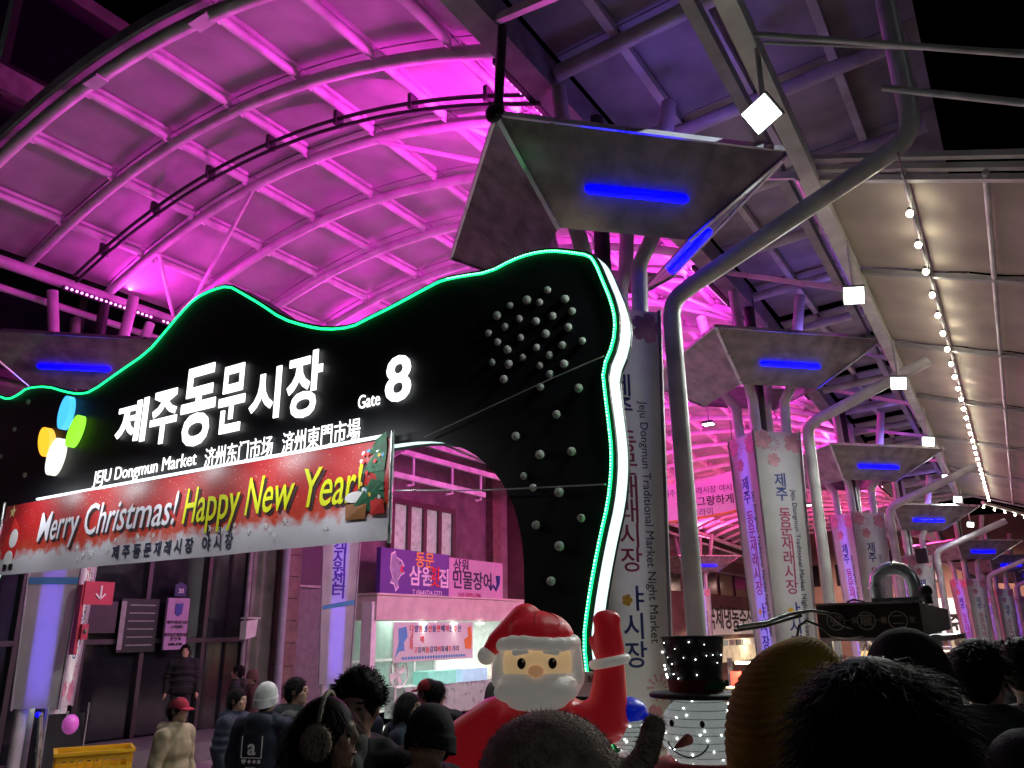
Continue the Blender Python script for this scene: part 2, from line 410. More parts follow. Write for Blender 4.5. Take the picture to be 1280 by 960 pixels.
# spotlight can and black camera near the top
t = thing('black_spotlight', 'black cylinder spotlight on the beam above the big floodlight', 'spotlight', (-1.2, 4.3, 6.1))
MB().tube([(-1.38, 4.15, 5.98), (-1.2, 4.3, 6.02)], .055, 10).build('can', BLKPL, t, True)
MB().cyl((-1.25, 4.26, 6.02), (-1.2, 4.3, 6.2), .02, 6).build('bracket', BLKPL, t, True)

# ------------------------------------------------------------------ lantern columns
RZ45 = PI / 4
WT, WB, ZT, ZB = .42, .31, 4.98, .95
CT, CB, CZT, CZB = 1.45, .68, 6.32, 5.68
R45 = Matrix.Rotation(RZ45, 4, 'Z')
def face_pt(k, u, z, out=0.):        # point on lantern face k, u across (-1..1 * half width in m)
    h = WB + (WT - WB) * (z - ZB) / (ZT - ZB)
    p = Vector((u, -h - out, z)); return R45 @ (Matrix.Rotation(k * PI / 2, 4, 'Z') @ p)
tilt = math.atan((WT - WB) / (ZT - ZB))
# shared meshes
def pan_mesh():
    mb = MB(); vs = []
    for o in (0, .012):
        for u, z in ((-WB, ZB), (WB, ZB), (WT, ZT), (-WT, ZT)):
            h = WB + (WT - WB) * (z - ZB) / (ZT - ZB); vs.append((u * .985, -h + o, z))
    mb.add(vs, [(0, 1, 2, 3), (7, 6, 5, 4), (0, 4, 5, 1), (1, 5, 6, 2), (2, 6, 7, 3), (3, 7, 4, 0)]); return mb.mesh('lantern_panel')
PAN = pan_mesh()
mb = MB()
for s in (-1, 1): mb.beam((s * WB, -WB, ZB), (s * WT, -WT, ZT), .025, .025)
POSTM = mb
def corner_mesh():
    return MB().beam((WB, -WB, ZB - .02), (WT, -WT, ZT + .02), .03, .03).mesh('corner_trim')
CORN = corner_mesh()
def canopy_mesh():
    mb = MB(); vs = []
    for o in (0, .025):
        vs += [(-CB, -CB, CZB + o), (CB, -CB, CZB + o), (CT, -CT, CZT + o), (-CT, -CT, CZT + o)]
    mb.add(vs, [(3, 2, 1, 0), (4, 5, 6, 7), (0, 1, 5, 4), (1, 2, 6, 5), (2, 3, 7, 6), (3, 0, 4, 7)]); return mb.mesh('canopy_panel')
CAN = canopy_mesh()
CTRIM = MB().beam((-CB, -CB, CZB - .012), (-CT, -CT, CZT - .012), .045, .02).beam((-CT, -CT, CZT), (CT, -CT, CZT), .03, .05).mesh('canopy_trim')
def bl_mesh():
    d = Vector((0, -(CT - CB), CZT - CZB)); n = Vector((0, -(CZT - CZB), -(CT - CB))).normalized()
    c = Vector((.02, -CB, CZB)) + d * .42 + n * .03
    mb = MB().tube([c + Vector((-.52, 0, 0)), c + Vector((-.48, 0, 0)), c + Vector((.48, 0, 0)), c + Vector((.52, 0, 0))], [.02, .045, .045, .02], 8); return mb.mesh('blue_tube')
BLM = bl_mesh()
PIPEM = [MB().tube([(s1 * .2, s2 * .2, -.24), (s1 * .2, s2 * .2, ZB + .3), (s1 * .27, s2 * .27, ZT - .1), (s1 * .29, s2 * .29, 5.55), (s1 * .42, s2 * .42, 5.85), (s1 * .62, s2 * .62, 7.35)], .085, 10).mesh('column_pipe') for s1 in (-1, 1) for s2 in (-1, 1)]
COLP = MB().tube([(0, 0, -.2), (0, 0, 7.5)], .09, 10).mesh('core_post')
TUBES = [MB().cyl((0, -(WB - .18), ZB + .1), (0, -(WB - .15), 2.75), .03, 8).mesh('inner_tube'), MB().cyl((0, -(WB - .14), 2.95), (0, -(WT - .2), ZT - .15), .03, 8).mesh('inner_tube')]
BAFFLE = MB().add([(u, y, z) for z, k in ((ZB + .05, WB), (ZT - .08, WT)) for u, y in ((-.15, -k + .02), (-.1, -k + .22), (.1, -k + .22), (.15, -k + .02))], [(0, 1, 5, 4), (1, 2, 6, 5), (2, 3, 7, 6)]).mesh('glow_baffle')  # unseen baffle added to keep the blue glow to a narrow band
WTUBE = MB().cyl((0, -.115, ZB + .1), (0, -.115, ZT - .1), .02, 6).mesh('inner_tube')
GLOW_IW2 = glow('inner_white_tube_left', (.95, .97, 1), 15)
def brace_mesh(tall):
    p = [(.72, 0, -.1), (.72, 0, 4.9), (.74, 0, 5.02), (.80, 0, 5.10), (.92, 0, 5.17)]
    if tall: p += [(2.86, 0, 5.98), (2.98, 0, 6.05), (3.06, 0, 6.17), (3.08, 0, 6.35), (3.06, 0, 7.6)]
    else: p += [(2.62, 0, 5.84)]
    return MB().tube(p, .088, 12).mesh('brace_pipe')
BR = [brace_mesh(False), brace_mesh(True)]
def blossom(r, seed=0):
    mb = MB(); pts = []
    for k in range(40):
        a = 2 * PI * k / 40; rr = r * (.62 + .38 * abs(math.cos(2.5 * a)) ** .6) * (1 - .12 * (abs(math.cos(2.5 * a)) > .985)); pts.append((rr * math.cos(a), rr * math.sin(a)))
    mb.add([(0, 0, 0)] + [(x, y, 0) for x, y in pts], [(0, 1 + k, 1 + (k + 1) % 40) for k in range(40)]); return mb.mesh('blossom_print')
BLO = [blossom(.12), blossom(.17)]
ringm = MB()
for k in range(10):
    a = 2 * PI * k / 10; ringm.box((.07 * math.cos(a), .07 * math.sin(a), 0), (.045, .012, .002), Matrix.Rotation(a, 3, 'Z')); ringm.box((.105 * math.cos(a), .105 * math.sin(a), 0), (.02, .02, .002))
BURST = ringm.mesh('burst_print')
def lay(me, m, par, k, u, z, name=None, out=.006):
    p = face_pt(k, u, z, out); o = obj(name or me.name, me, m, par, p)
    B = Matrix.Rotation(RZ45 + k * PI / 2, 4, 'Z').inverted() if par.name.startswith('lantern_panel') else Matrix.Identity(4)
    o.matrix_local = B @ Matrix.Translation(p) @ Matrix.Rotation(RZ45 + k * PI / 2, 4, 'Z') @ Matrix.Rotation(PI / 2 + tilt, 4, 'X'); return o
def col_print(p, k, far=False):
    zs = 4.18
    for i, ch in enumerate('제주'): lay(text(ch, .24, .012, .002), INK_BLUE, p, k, -.02, zs - .22 * i, 'lettering')
    for i, ch in enumerate('동문재래시장'): lay(text(ch, .24, .008, .002), INK_RED, p, k, 0, zs - .55 - .22 * i, 'lettering')
    z2 = zs - .55 - 6 * .22 - .12
    lay(blossom(.055), INK_YEL, p, k, -.06, z2, 'emblem_print')
    lay(text('ㅑ', .24, .012, .002), INK_BLUE, p, k, .05, z2, 'lettering')
    for i, ch in enumerate('시장'): lay(text(ch, .24, .012, .002), INK_BLUE, p, k, 0, z2 - .24 - .24 * i, 'lettering')
    lay(text('Jeju Dongmun Traditional Market Night Market', .115, 0, .002, vert=True), INK_GREY, p, k, .185, 2.93, 'lettering')
    lay(BURST, INK_PINK, p, k, -.08, 4.78); lay(BLO[1], INK_PINK, p, k, -.27, 4.85); lay(BLO[0], INK_PINK, p, k, -.1, 4.52)
    lay(BLO[1], INK_PINK, p, k, .27, 4.8); lay(BURST, INK_PINK, p, k, .2, 1.45); lay(BLO[1], INK_PINK, p, k, .12, 1.15); lay(BLO[0], INK_PINK, p, k, -.2, 1.2)
def column(loc, label, tall=False, left=False, prints=True, brace=True, tube_face=3):
    zoff = -.0875 - drop(loc[1])
    t = thing('lantern_column', label, 'column', (loc[0], loc[1], zoff), 0, 'lantern columns of the arcade')
    for me in PIPEM: obj('column_pipe', me, PIPE, t, rot=(0, 0, RZ45))
    obj('core_post', COLP, DARK, t); pans = []
    for q in (0, 1, 2): obj('inner_tube', WTUBE, GLOW_IW2 if left else GLOW_IW, t, rot=(0, 0, RZ45 + (tube_face + 1 + q) * PI / 2))
    for k in range(4):
        pans.append(obj('lantern_panel', PAN, PANEL, t, rot=(0, 0, RZ45 + k * PI / 2)))
        p = pans[-1]; obj('corner_trim', CORN, DPIPE, t, rot=(0, 0, RZ45 + k * PI / 2))
        q = obj('canopy_panel', CAN, SMOKE, t, rot=(0, 0, RZ45 + k * PI / 2)); obj('canopy_trim', CTRIM, ALU, q)
    if prints:
        for k in prints if isinstance(prints, tuple) else (0, 3): col_print(pans[k], k)
    for me in TUBES: obj('inner_tube', me, GLOW_BP, t, rot=(0, 0, RZ45 + tube_face * PI / 2))
    obj('glow_baffle', BAFFLE, WHITE, t, rot=(0, 0, RZ45 + tube_face * PI / 2))
    obj('blue_tube', BLM, GLOW_B, t, rot=(0, 0, RZ45))
    obj('blue_tube', BLM, GLOW_B, t, rot=(0, 0, RZ45 + PI / 2))
    if brace: obj('brace_pipe', BR[tall], PIPE, t)
    return t
RC = [(-3.3, 7.0), (-3.4, 13.1), (-3.25, 20.0), (-3.0, 26.6), (-2.15, 35.5), (-1.45, 41.5), (-.75, 47.5)]
RL = ['lantern column right behind the black gate, partly hidden by its leg', 'white lantern column printed with red and blue writing behind the yellow knit hood', 'third lantern column on the right, rising behind the silver exhaust duct', 'fourth lantern column on the right with two black speaker boxes', 'fifth lantern column on the right, beyond the black speaker boxes', 'sixth lantern column on the right, far down the lane', 'farthest lantern column at the right edge']
for i, (c, lb) in enumerate(zip(RC, RL)):
    t = column(c, lb, tall=(i == 0))
    if i == 0:
        MB().cyl((0, -2.02, 6.3), (.06, -2.02, 7.25), .045, 8).build('corner_hanger', BLKPL, t)
        MB().ell((-.03, -2.02, 6.36), (.1, .06, .1)).build('hanger_clamp', BLKPL, t)
    if i < 4:      # uplight on the canopy
        lamp('canopy_uplight', 'AREA', (c[0] + .9, c[1], 6.4 - drop(c[1])), 5, (.28, .16, 1), t, (c[0] + 1.2, c[1], 9), .5)
for q in (-.42, .42):
    d = Vector((q * .9, -.62 + abs(q) * .4, 4.95)); MB().box(Vector((-3.0, 26.6, -.0875 - drop(26.6))) + d, (.3, .3, .42)).build('speaker_box', BLKPL, [o for o in C.objects if o.get('label') == RL[3]][0], True)
LC = [(-12.7, 6.8), (-12.7, 12.8), (-12.7, 35.0)]
LL = ['blue lit lantern column on the far left under the banner', 'lantern column with purple vertical lettering left of the fish shop', 'narrow far lantern column of the left row seen past the bare pipe']
for i, (c, lb) in enumerate(zip(LC, LL)):
    t = column(c, lb, prints=(0, 1) if i > 1 else (1,), brace=False, tube_face=0, left=True)
    if i == 0:
        MB().prism([(-.36, 2.70), (.36, 2.70), (.37, 2.80), (-.37, 2.80)], lambda u, z, d: R45 @ Vector((u * .93, -(WB + (WT - WB) * (z - ZB) / (ZT - ZB)) - d, z)), .004, .012).build('stripe_print', INK_LBLUE, t)
        MB().ell(R45 @ Vector((.05, -.3, ZB - .08)), (.035, .035, .035), n=8, k=6).build('blue_lamp', GLOW_B, t)
    if i == 1:
        VIO = mat('ink_violet', (.10, .05, .42), .6, var=0)
        for j, ch in enumerate('고객지원센터'): lay(text(ch, .34, .02, .002), VIO, t, 0, -.02, 3.95 - .235 * j, 'lettering')
        MB().prism([(-.33, 2.42), (.33, 2.52), (.33, 2.62), (-.33, 2.50)], lambda u, z, d: R45 @ Vector((u, -(WB + (WT - WB) * (z - ZB) / (ZT - ZB)) - d, z)), .004, .012).build('stripe_print', INK_LBLUE, t)

# ================================================================== GATE
GY = 5.2; GD = .21
TOP = [(-12.15, 5.23), (-11.84, 5.12), (-11.56, 5.15), (-11.37, 5.21), (-10.82, 5.14), (-10.28, 4.96), (-9.97, 4.88), (-9.69, 4.86), (-9.12, 5.02), (-8.57, 5.16), (-8.29, 5.34), (-8.01, 5.53), (-7.74, 5.67), (-7.45, 5.7), (-7.13, 5.68), (-6.87, 5.52), (-6.51, 5.29), (-6.17, 5.05), (-5.79, 4.88), (-5.5, 4.78), (-5.17, 4.73), (-4.97, 4.77), (-4.66, 4.82), (-4.19, 4.92), (-4.05, 4.94), (-3.82, 4.92), (-3.54, 4.88), (-3.31, 4.93), (-3.11, 4.94), (-2.91, 4.91), (-2.72, 4.84), (-2.54, 4.76), (-2.48, 4.66), (-2.42, 4.48), (-2.36, 4.3), (-2.33, 4.12), (-2.36, 3.93), (-2.46, 3.74), (-2.45, 3.57), (-2.43, 3.31), (-2.42, 3.13), (-2.43, 2.95), (-2.47, 2.72), (-2.54, 2.5), (-2.61, 2.25), (-2.67, 2.0), (-2.71, 1.78), (-2.69, 1.52), (-2.62, 1.32), (-2.55, 1.15), (-2.46, 0.96)]
LEFT = [(-13.15, .9), (-13.1, 2.2), (-12.95, 3.2), (-13.15, 4.1), (-13.0, 4.9), (-12.6, 5.25)]
outer = LEFT + TOP + [(-2.4, .7), (-2.4, -.05)]
INN = [(-3.3, -.06), (-3.27, 0.9), (-3.24, 2.01), (-3.24, 2.43), (-3.28, 2.64), (-3.34, 2.83), (-3.47, 3.04), (-3.65, 3.21), (-3.81, 3.31), (-3.98, 3.38), (-4.24, 3.44), (-4.6, 3.46), (-6.8, 3.47), (-9.0, 3.47), (-10.6, 3.46), (-11.0, 3.40), (-11.18, 3.25), (-11.4, 2.92), (-11.65, 2.6), (-11.85, 2.2), (-11.98, 1.2), (-12.0, -.28)]
so_ = smooth_loop(outer, 1, False); si_ = smooth_loop(INN, 1, False)
so_ = [(-13.2, -.32)] + so_
gate = thing('market_gate', 'black curved market gate with glowing white lettering and green LED outline', 'gate', (-7.5, GY, -.2))
poly = so_ + si_
fnY = lambda u, v, d: (u, d, v)
def fill_poly(poly, y0, y1):
    from mathutils.geometry import tessellate_polygon
    mb = MB(); n = len(poly); tv = [Vector((u, y0, v)) for u, v in poly]
    tf = [tuple(f) for f in tessellate_polygon([[Vector((u, v, 0)) for u, v in poly]])]
    mb.add(tv, tf); mb.add([Vector((p.x, y1, p.z)) for p in tv], [tuple(reversed(f)) for f in tf])
    mb.add([(u, y, v) for y in (y0, y1) for u, v in poly], [(i, i + n, (i + 1) % n + n, (i + 1) % n) for i in range(n)])
    return mb
fill_poly(poly, GY, GY + .03).build('front_panel', BLACK, gate, True)
fill_poly(poly, GY + GD, GY + GD + .03).build('back_panel', BLACK, gate, True)
def inset(P, d):
    Q = []
    for i, p in enumerate(P):
        a = Vector(P[max(i - 1, 0)]); b = Vector(P[min(i + 1, len(P) - 1)]); t = (b - a).normalized(); Q.append((p[0] + t[1] * d, p[1] - t[0] * d))
    return Q
def ribbon(P, y0, y1):
    n = len(P); return MB().add([(u, y, v) for y in (y0, y1) for u, v in P], [(i, i + 1, n + i + 1, n + i) for i in range(n - 1)], True)
oi = inset(so_, .004); ii = inset(si_, .02)
sp = [i for i, p in enumerate(oi) if p[0] > -2.6 and p[1] > 4.4][0]
ribbon(oi[:sp], GY + .03, GY + GD).build('edge_side', BLACK, gate, True)
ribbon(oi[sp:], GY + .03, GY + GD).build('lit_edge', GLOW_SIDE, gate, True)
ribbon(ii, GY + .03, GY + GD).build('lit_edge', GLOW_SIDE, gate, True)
oi2 = inset(so_, .035)
MB().tube([(u, GY - .012, v) for u, v in oi2], .013, 6).build('green_led_line', GLOW_G, gate, True)
GLOW_G2 = glow('green_led_dot', (.25, 1, .5), 4)
acc = 0
rp = [p for p in oi2 if p[0] > -4 and p[1] > 1]
mb = MB()
for a, b in zip(rp[:-1], rp[1:]):
    L = math.hypot(b[0] - a[0], b[1] - a[1]); s_ = 0
    while s_ < L:
        u = a[0] + (b[0] - a[0]) * s_ / L; v = a[1] + (b[1] - a[1]) * s_ / L
        mb.box((u, GY - .026, v), (.009, .006, .009)); s_ += .024
tag(mb.build('green_led_dots', GLOW_G2, gate, True), kind='stuff')
LMP = mat('dome_lamp', (.42, .43, .42), .45, var=.25, scale=30)
DOTS = [(-2.96, 4.53), (-3.16, 4.49), (-3.04, 4.44), (-2.8, 4.41), (-3.33, 4.48), (-2.74, 4.29), (-3.46, 4.42), (-3.24, 4.34), (-3.08, 4.28), (-2.92, 4.29), (-3.38, 4.3), (-2.78, 4.16), (-3.55, 4.28), (-2.99, 4.15), (-3.23, 4.17), (-3.46, 4.18), (-2.66, 4.02), (-3.08, 4.05), (-2.84, 4.02), (-3.36, 4.09), (-2.96, 3.96), (-3.21, 3.99), (-3.51, 4.01), (-3.35, 3.96), (-3.05, 3.89), (-2.83, 3.86), (-2.96, 3.8), (-3.4, 3.84), (-3.05, 3.71), (-2.71, 3.64), (-2.91, 3.46), (-3.29, 3.34), (-3.07, 3.16), (-2.79, 3.15), (-3.32 + .1, 3.01), (-3.14, 2.91), (-2.91, 2.85), (-3.12, 2.62), (-2.73, 2.64), (-2.92, 2.45), (-3.0, 2.2)]
DOME = MB().lathe([(.034, 0), (.034, .012), (.030, .024), (.018, .032), (.0005, .034)], 14).mesh('dome_lamp')
for k, (u, v) in enumerate(DOTS + [(-11.0 - .25 * i, 3.9 + .35 * ((i * 7) % 4)) for i in range(6)]):
    o = obj('dome_lamp', DOME, LMP, gate, Vector((u, GY - .001, v)) - gate.location, (PI / 2, 0, 0)); s_ = random.uniform(.85, 1.1); o.scale = (s_, s_, s_)
TL = [('제', -8.97, -8.36, 4.0, 4.53), ('주', -8.28, -7.79, 3.92, 4.55), ('동', -7.72, -7.13, 3.81, 4.73), ('문', -7.06, -6.64, 3.88, 4.63), ('시', -6.56, -6.1, 3.93, 4.48), ('장', -6.0, -5.51, 3.87, 4.55)]
for ch, x0, x1, z0, z1 in TL: fit_text(ch, x0, x1, z0, z1, GY - .03, GLOW_W, gate, 'letter', .022, .006)
fit_text('8', -4.68, -4.38, 3.83, 4.27, GY - .03, GLOW_W, gate, 'letter', .02, .006)
fit_text('Gate', -5.02, -4.75, 3.84, 3.97, GY - .02, GLOW_W, gate, 'lettering', .0, .003)
fit_text('JEJU Dongmun Market', -9.32, -7.36, 3.55, 3.75, GY - .02, GLOW_W, gate, 'lettering', .0, .003)
fit_text('济州东门市场', -7.22, -6.16, 3.54, 3.76, GY - .02, GLOW_W, gate, 'lettering', .0, .003)
fit_text('済州東門市場', -6.02, -4.98, 3.54, 3.76, GY - .02, GLOW_W, gate, 'lettering', .0, .003)
PET = [((.05, .42, 1), -10.13, 4.61, .12, .22, -.12, 1.25), ((1, .45, .02), -10.49, 4.27, .13, .22, .5, 1.2), ((.28, .95, .03), -9.83, 4.32, .10, .21, -.42, 1.1), ((.95, .95, .85), -10.20, 4.04, .14, .24, -.25, .95)]
for i, (c, x, z, a, b, rt, s_) in enumerate(PET):
    P = [(x + a * math.cos(t) * math.cos(rt) - b * math.sin(t) * math.sin(rt), z + a * math.cos(t) * math.sin(rt) + b * math.sin(t) * math.cos(rt)) for t in [2 * PI * k / 24 for k in range(24)]]
    MB().prism(P, fnY, GY - .09 - .002 * i, GY - .005).build('logo_petal', mat('petal_side%d' % i, (.3, .3, .3), emit=c, es=s_, var=0), gate, True)
# guy wires on the gate
mb = MB().tube([(-4.5, GY - .06, 3.02), (-3.6, GY - .05, 2.93), (-2.5, GY - .05, 2.86)], .006, 5)
tag(mb.build('guy_wire', ALU), 'taut pale guy wire from the banner across the gate leg', 'wire', 'wires on the gate')
tag(MB().tube([(-4.2, GY - .05, 3.45), (-2.9, GY - .05, 3.75), (-2.46, GY - .05, 3.84)], .005, 5).build('guy_wire', DPIPE), 'thin dark wire rising across the gate to its green edge', 'wire', 'wires on the gate')

# ------------------------------------------------------------------ banner
BY = GY - .10
def bw(x, z): return .018 * math.sin(x * 2.3 + 2 * z) + .012 * math.sin(x * 5.1 - 3 * z) + .02 * max(0, (x + 5.6)) * math.sin(9 * z + 5 * x)
bm_ = bpy.data.materials.new('banner_print'); bm_.use_nodes = True
n = bm_.node_tree.nodes; l = bm_.node_tree.links; b = n['Principled BSDF']; b.inputs['Roughness'].default_value = .42
tc = n.new('ShaderNodeTexCoord'); sx = n.new('ShaderNodeSeparateXYZ'); l.new(tc.outputs['Object'], sx.inputs[0])
nz = n.new('ShaderNodeTexNoise'); nz.inputs['Scale'].default_value = 7; nz.inputs['Detail'].default_value = 8; l.new(tc.outputs['Object'], nz.inputs[0])
ad = n.new('ShaderNodeMath'); ad.operation = 'MULTIPLY_ADD'; ad.inputs[1].default_value = -.35; l.new(nz.outputs[0], ad.inputs[0]); l.new(sx.outputs[2], ad.inputs[2])
cr = n.new('ShaderNodeValToRGB'); l.new(ad.outputs[0], cr.inputs[0])
cr.color_ramp.elements[0].position = .03; cr.color_ramp.elements[0].color = (.72, .70, .76, 1)
cr.color_ramp.elements[1].position = .13; cr.color_ramp.elements[1].color = (.62, .07, .035, 1)
for p_, c_ in ((.3, (.50, .02, .02, 1)), (.62, (.33, .012, .016, 1))): e = cr.color_ramp.elements.new(p_); e.color = c_
vo = n.new('ShaderNodeTexVoronoi'); vo.inputs['Scale'].default_value = 26; l.new(tc.outputs['Object'], vo.inputs[0])
lt = n.new('ShaderNodeMath'); lt.operation = 'LESS_THAN'; lt.inputs[1].default_value = .13; l.new(vo.outputs[0], lt.inputs[0])
mx = n.new('ShaderNodeMix'); mx.data_type = 'RGBA'; l.new(lt.outputs[0], mx.inputs[0]); l.new(cr.outputs[0], mx.inputs[6]); mx.inputs[7].default_value = (.75, .45, .38, 1)
l.new(mx.outputs[2], b.inputs['Base Color'])
ban = thing('christmas_banner', 'red Merry Christmas Happy New Year banner hung under the gate lettering', 'banner', (-7.85, BY, 2.60))
BX0, BX1, BZ0, BZ1 = -11.15, -4.52, 2.60, 3.49
vs = []; fs = []; NX, NZ = 120, 14
for i in range(NX + 1):
    for j in range(NZ + 1):
        x = BX0 + (BX1 - BX0) * i / NX; z = BZ0 + (BZ1 - BZ0) * j / NZ; vs.append((x, BY + bw(x, z), z))
for i in range(NX):
    for j in range(NZ): q = i * (NZ + 1) + j; fs.append((q, q + NZ + 1, q + NZ + 2, q + 1))
MB().add(vs, fs, True).build('cloth', bm_, ban, True)
for x in (BX0 - .02, BX1 + .02): MB().cyl((x, BY + bw(x, 3), BZ0 - .03), (x, BY + bw(x, 3), BZ1 + .05), .018, 8).build('side_pole', ALU, ban, True)
MB().box(((BX0 + BX1) / 2 + .3, GY - .07, BZ1 + .03), (BX1 - BX0 - .8, .03, .025)).build('light_strip', glow('strip_glow', (.85, .95, 1), 1.6), ban, True)
for x in (-10.3, -8.9, -7.5, -6.1, -5.0):
    lamp('banner_light', 'AREA', (x, BY - .42, BZ1 + .10), 5, (.95, .97, 1), ban, (x, BY + .05, 2.85), .5, .06)
SHD = mat('ink_shadow', (.03, .012, .015), .6, var=0); NAVY = mat('ink_navy', (.02, .025, .07), .6, var=0)
INK_W2 = mat('ink_silver', (.80, .80, .88), .5, var=0); INK_Y2 = mat('ink_lemon', (.80, .85, .0), .5, var=0)
for s_, a, b_, z0, z1, ink in (('Merry Christmas!', -10.28, -7.5, 2.86, 3.33, INK_W2), ('Happy New Year!', -7.38, -4.84, 2.84, 3.33, INK_Y2)):
    fit_text(s_, a + .035, b_ + .035, z0 - .03, z1 - .03, BY - .004, SHD, ban, 'lettering_shadow', .010, .001, .18, bw)
    fit_text(s_, a, b_, z0, z1, BY - .010, ink, ban, 'lettering', .006, .001, .18, bw)
fit_text('제 주 동 문 재 래 시 장   야 시 장', -8.52, -6.54, 2.655, 2.81, BY - .006, NAVY, ban, 'lettering', .022, .001, 0, bw)
# printed motifs
def flat(poly, ink, dy, name, par=ban, wv=bw, y=BY): return MB().prism([(u, v) for u, v in poly], lambda u, v, d: (u, y - d + wv(u, v), v), dy + .002, dy).build(name, ink, par, True)
def disc(cx, cz, rx, rz_, n=16): return [(cx + rx * math.cos(2 * PI * k / n), cz + rz_ * math.sin(2 * PI * k / n)) for k in range(n)]
PGREEN = mat('ink_green', (.02, .16, .07), .6, var=.4, scale=20); PBROWN = mat('ink_brown', (.35, .14, .04), .6, var=.2)
for k in range(4): flat([(-5.0 + .07 * k, 2.86 + .17 * k), (-4.58, 2.86 + .17 * k), (-4.58 - .0 * k, 3.10 + .15 * k), (-4.72, 3.14 + .12 * k)], PGREEN, .006 + .001 * k, 'tree_print')
for k in range(22):
    u = random.uniform(-4.9, -4.6); v = random.uniform(2.9, 3.42)
    flat(disc(u, v, .02, .02, 8), random.choice([INK_LBLUE, INK_YEL, INK_RED2, INK_WHITE]), .014, 'bauble_print')
flat([(-5.02, 2.80), (-4.8, 2.80), (-4.78, 2.94), (-5.04, 2.94)], PBROWN, .014, 'gift_print'); flat(disc(-4.93, 3.0, .13, .05), INK_WHITE, .015, 'bow_print')
flat([(-4.74, 2.83), (-4.58, 2.83), (-4.58, 2.95), (-4.74, 2.95)], INK_RED2, .014, 'gift_print')
flat([(-10.98, 2.80), (-10.7, 2.80), (-10.66, 3.02), (-10.78, 3.12), (-10.95, 3.1), (-11.02, 2.95)], INK_RED2, .004, 'figure_print'); flat(disc(-10.78, 3.05, .09, .12), INK_WHITE, .006, 'beard_print')
flat([(-10.9, 3.15), (-10.68, 3.15), (-10.85, 3.32)], INK_RED2, .007, 'hat_print'); flat(disc(-10.82, 2.80, .09, .1), INK_WHITE, .005, 'trim_print')
for u in (-10.9, -10.78): flat([(u, 2.66), (u + .08, 2.66), (u + .08, 2.73), (u, 2.73)], INK_BLACK, .006, 'boot_print')
STAR = [((.09 if k % 2 == 0 else .04) * math.sin(PI * k / 5) - 10.95, (.09 if k % 2 == 0 else .04) * math.cos(PI * k / 5) + 3.4) for k in range(10)]
flat(STAR, mat('ink_gold', (.7, .55, .25), .5, var=0), .006, 'star_print')
for k in range(26):
    u = random.uniform(-9.5, -5.2); v = 2.70 + random.uniform(0, .16); 
    if -8.6 < u < -6.5: v = 2.84 + random.uniform(0, .06)
    for a in range(3):
        c_, s_ = math.cos(a * PI / 3), math.sin(a * PI / 3); r = random.uniform(.02, .04)
        flat([(u - c_ * r - s_ * .004, v - s_ * r + c_ * .004), (u + c_ * r - s_ * .004, v + s_ * r + c_ * .004), (u + c_ * r + s_ * .004, v + s_ * r - c_ * .004), (u - c_ * r + s_ * .004, v - s_ * r - c_ * .004)], INK_WHITE, .003 + .001 * a, 'snowflake_print')

# ================================================================== BUILDINGS ON THE LEFT
GLASS = mat('dark_glass', (.012, .015, .018), .08, var=.1, spec=.8)
BWALL = mat('dark_wall', (.26, .26, .22), .7, var=.3, scale=2)
BTILE = mat('brown_tile', (.16, .10, .085), .5, var=.3, scale=5)
BGREY = mat('grey_shutter', (.17, .17, .165), .6, var=.2)
FRAME = mat('window_frame', (.05, .045, .045), .4)
FWALL = mat('mauve_render', (.20, .15, .16), .7, var=.3, scale=2)
PALE = mat('pale_pane', (.42, .52, .46), .3, var=.2, emit=(.55, .75, .62), es=.16)
CREAM = mat('cream_fascia', (.66, .58, .52), .45, var=.12, scale=3)
def panes(t, X, ys_, zs_, m, fr_m, fw=.06, dep=.05, skip=()):
    for i, (a, b) in enumerate(zip(ys_[:-1], ys_[1:])):
        for j, (c, d) in enumerate(zip(zs_[:-1], zs_[1:])):
            if (i, j) in skip: continue
            MB().box((X, (a + b) / 2, (c + d) / 2), (.03, b - a - fw, d - c - fw)).build('pane', m, t, True)
    for y in ys_: MB().box((X + dep / 2, y, (zs_[0] + zs_[-1]) / 2), (dep, fw, zs_[-1] - zs_[0] + fw)).build('mullion', fr_m, t, True)
    for z in zs_:
        for a, b in zip(ys_[:-1], ys_[1:]): MB().box((X + dep / 2 - .004, (a + b) / 2, z), (dep, b - a - fw, fw)).build('transom', fr_m, t, True)
t = thing('office_building', 'dark building with glass shopfront and black upper windows at the left', 'building', (-18, 4, -.4))
XW = -15
MB().box((-19.2, 2.5, 7.2), (8, 24, 16)).build('wall', BWALL, t, True)
panes(t, XW - .1, [6.0, 7.4, 8.6, 9.8, 11.2, 12.3], [-.25, 1.75, 3.9], GLASS, FRAME, .09, .12)
panes(t, XW - .1, [-6, -3.6, -1.3, 1.0, 3.2, 5.4, 7.6, 9.8], [6.4, 8.6, 9.4, 11.6, 12.4, 14.6], GLASS, FRAME, .14, .14)
BAND = mat('concrete_band', (.45, .46, .38), .7, var=.3, scale=3)
for z in (5.2, 9.0, 12.0): MB().box((XW + .06, 2.5, z), (.3, 23.6, .5)).build('band', BAND, t, True)
MB().cyl((-14.75, 12.05, -.3), (-14.75, 12.05, 6), .05, 8).build('downpipe', DPIPE, t, True)
MB().cyl((-14.6, 12.95, -.3), (-14.6, 12.95, 6), .09, 8).build('downpipe', mat('lilac_pipe', (.3, .28, .36), .5), t, True)
for k in range(14): MB().box((-14.85, 13.3, -.1 + .5 * k), (.24, .5, .485)).build('tile', BTILE, t, True)
MB().box((-14.9, 14.2, 1.3), (.1, 1.2, 3.2)).build('shutter', BGREY, t, True)
MB().box((-14.86, 14.2, 2.95), (.16, 1.25, .06)).build('shutter_rail', DPIPE, t, True)
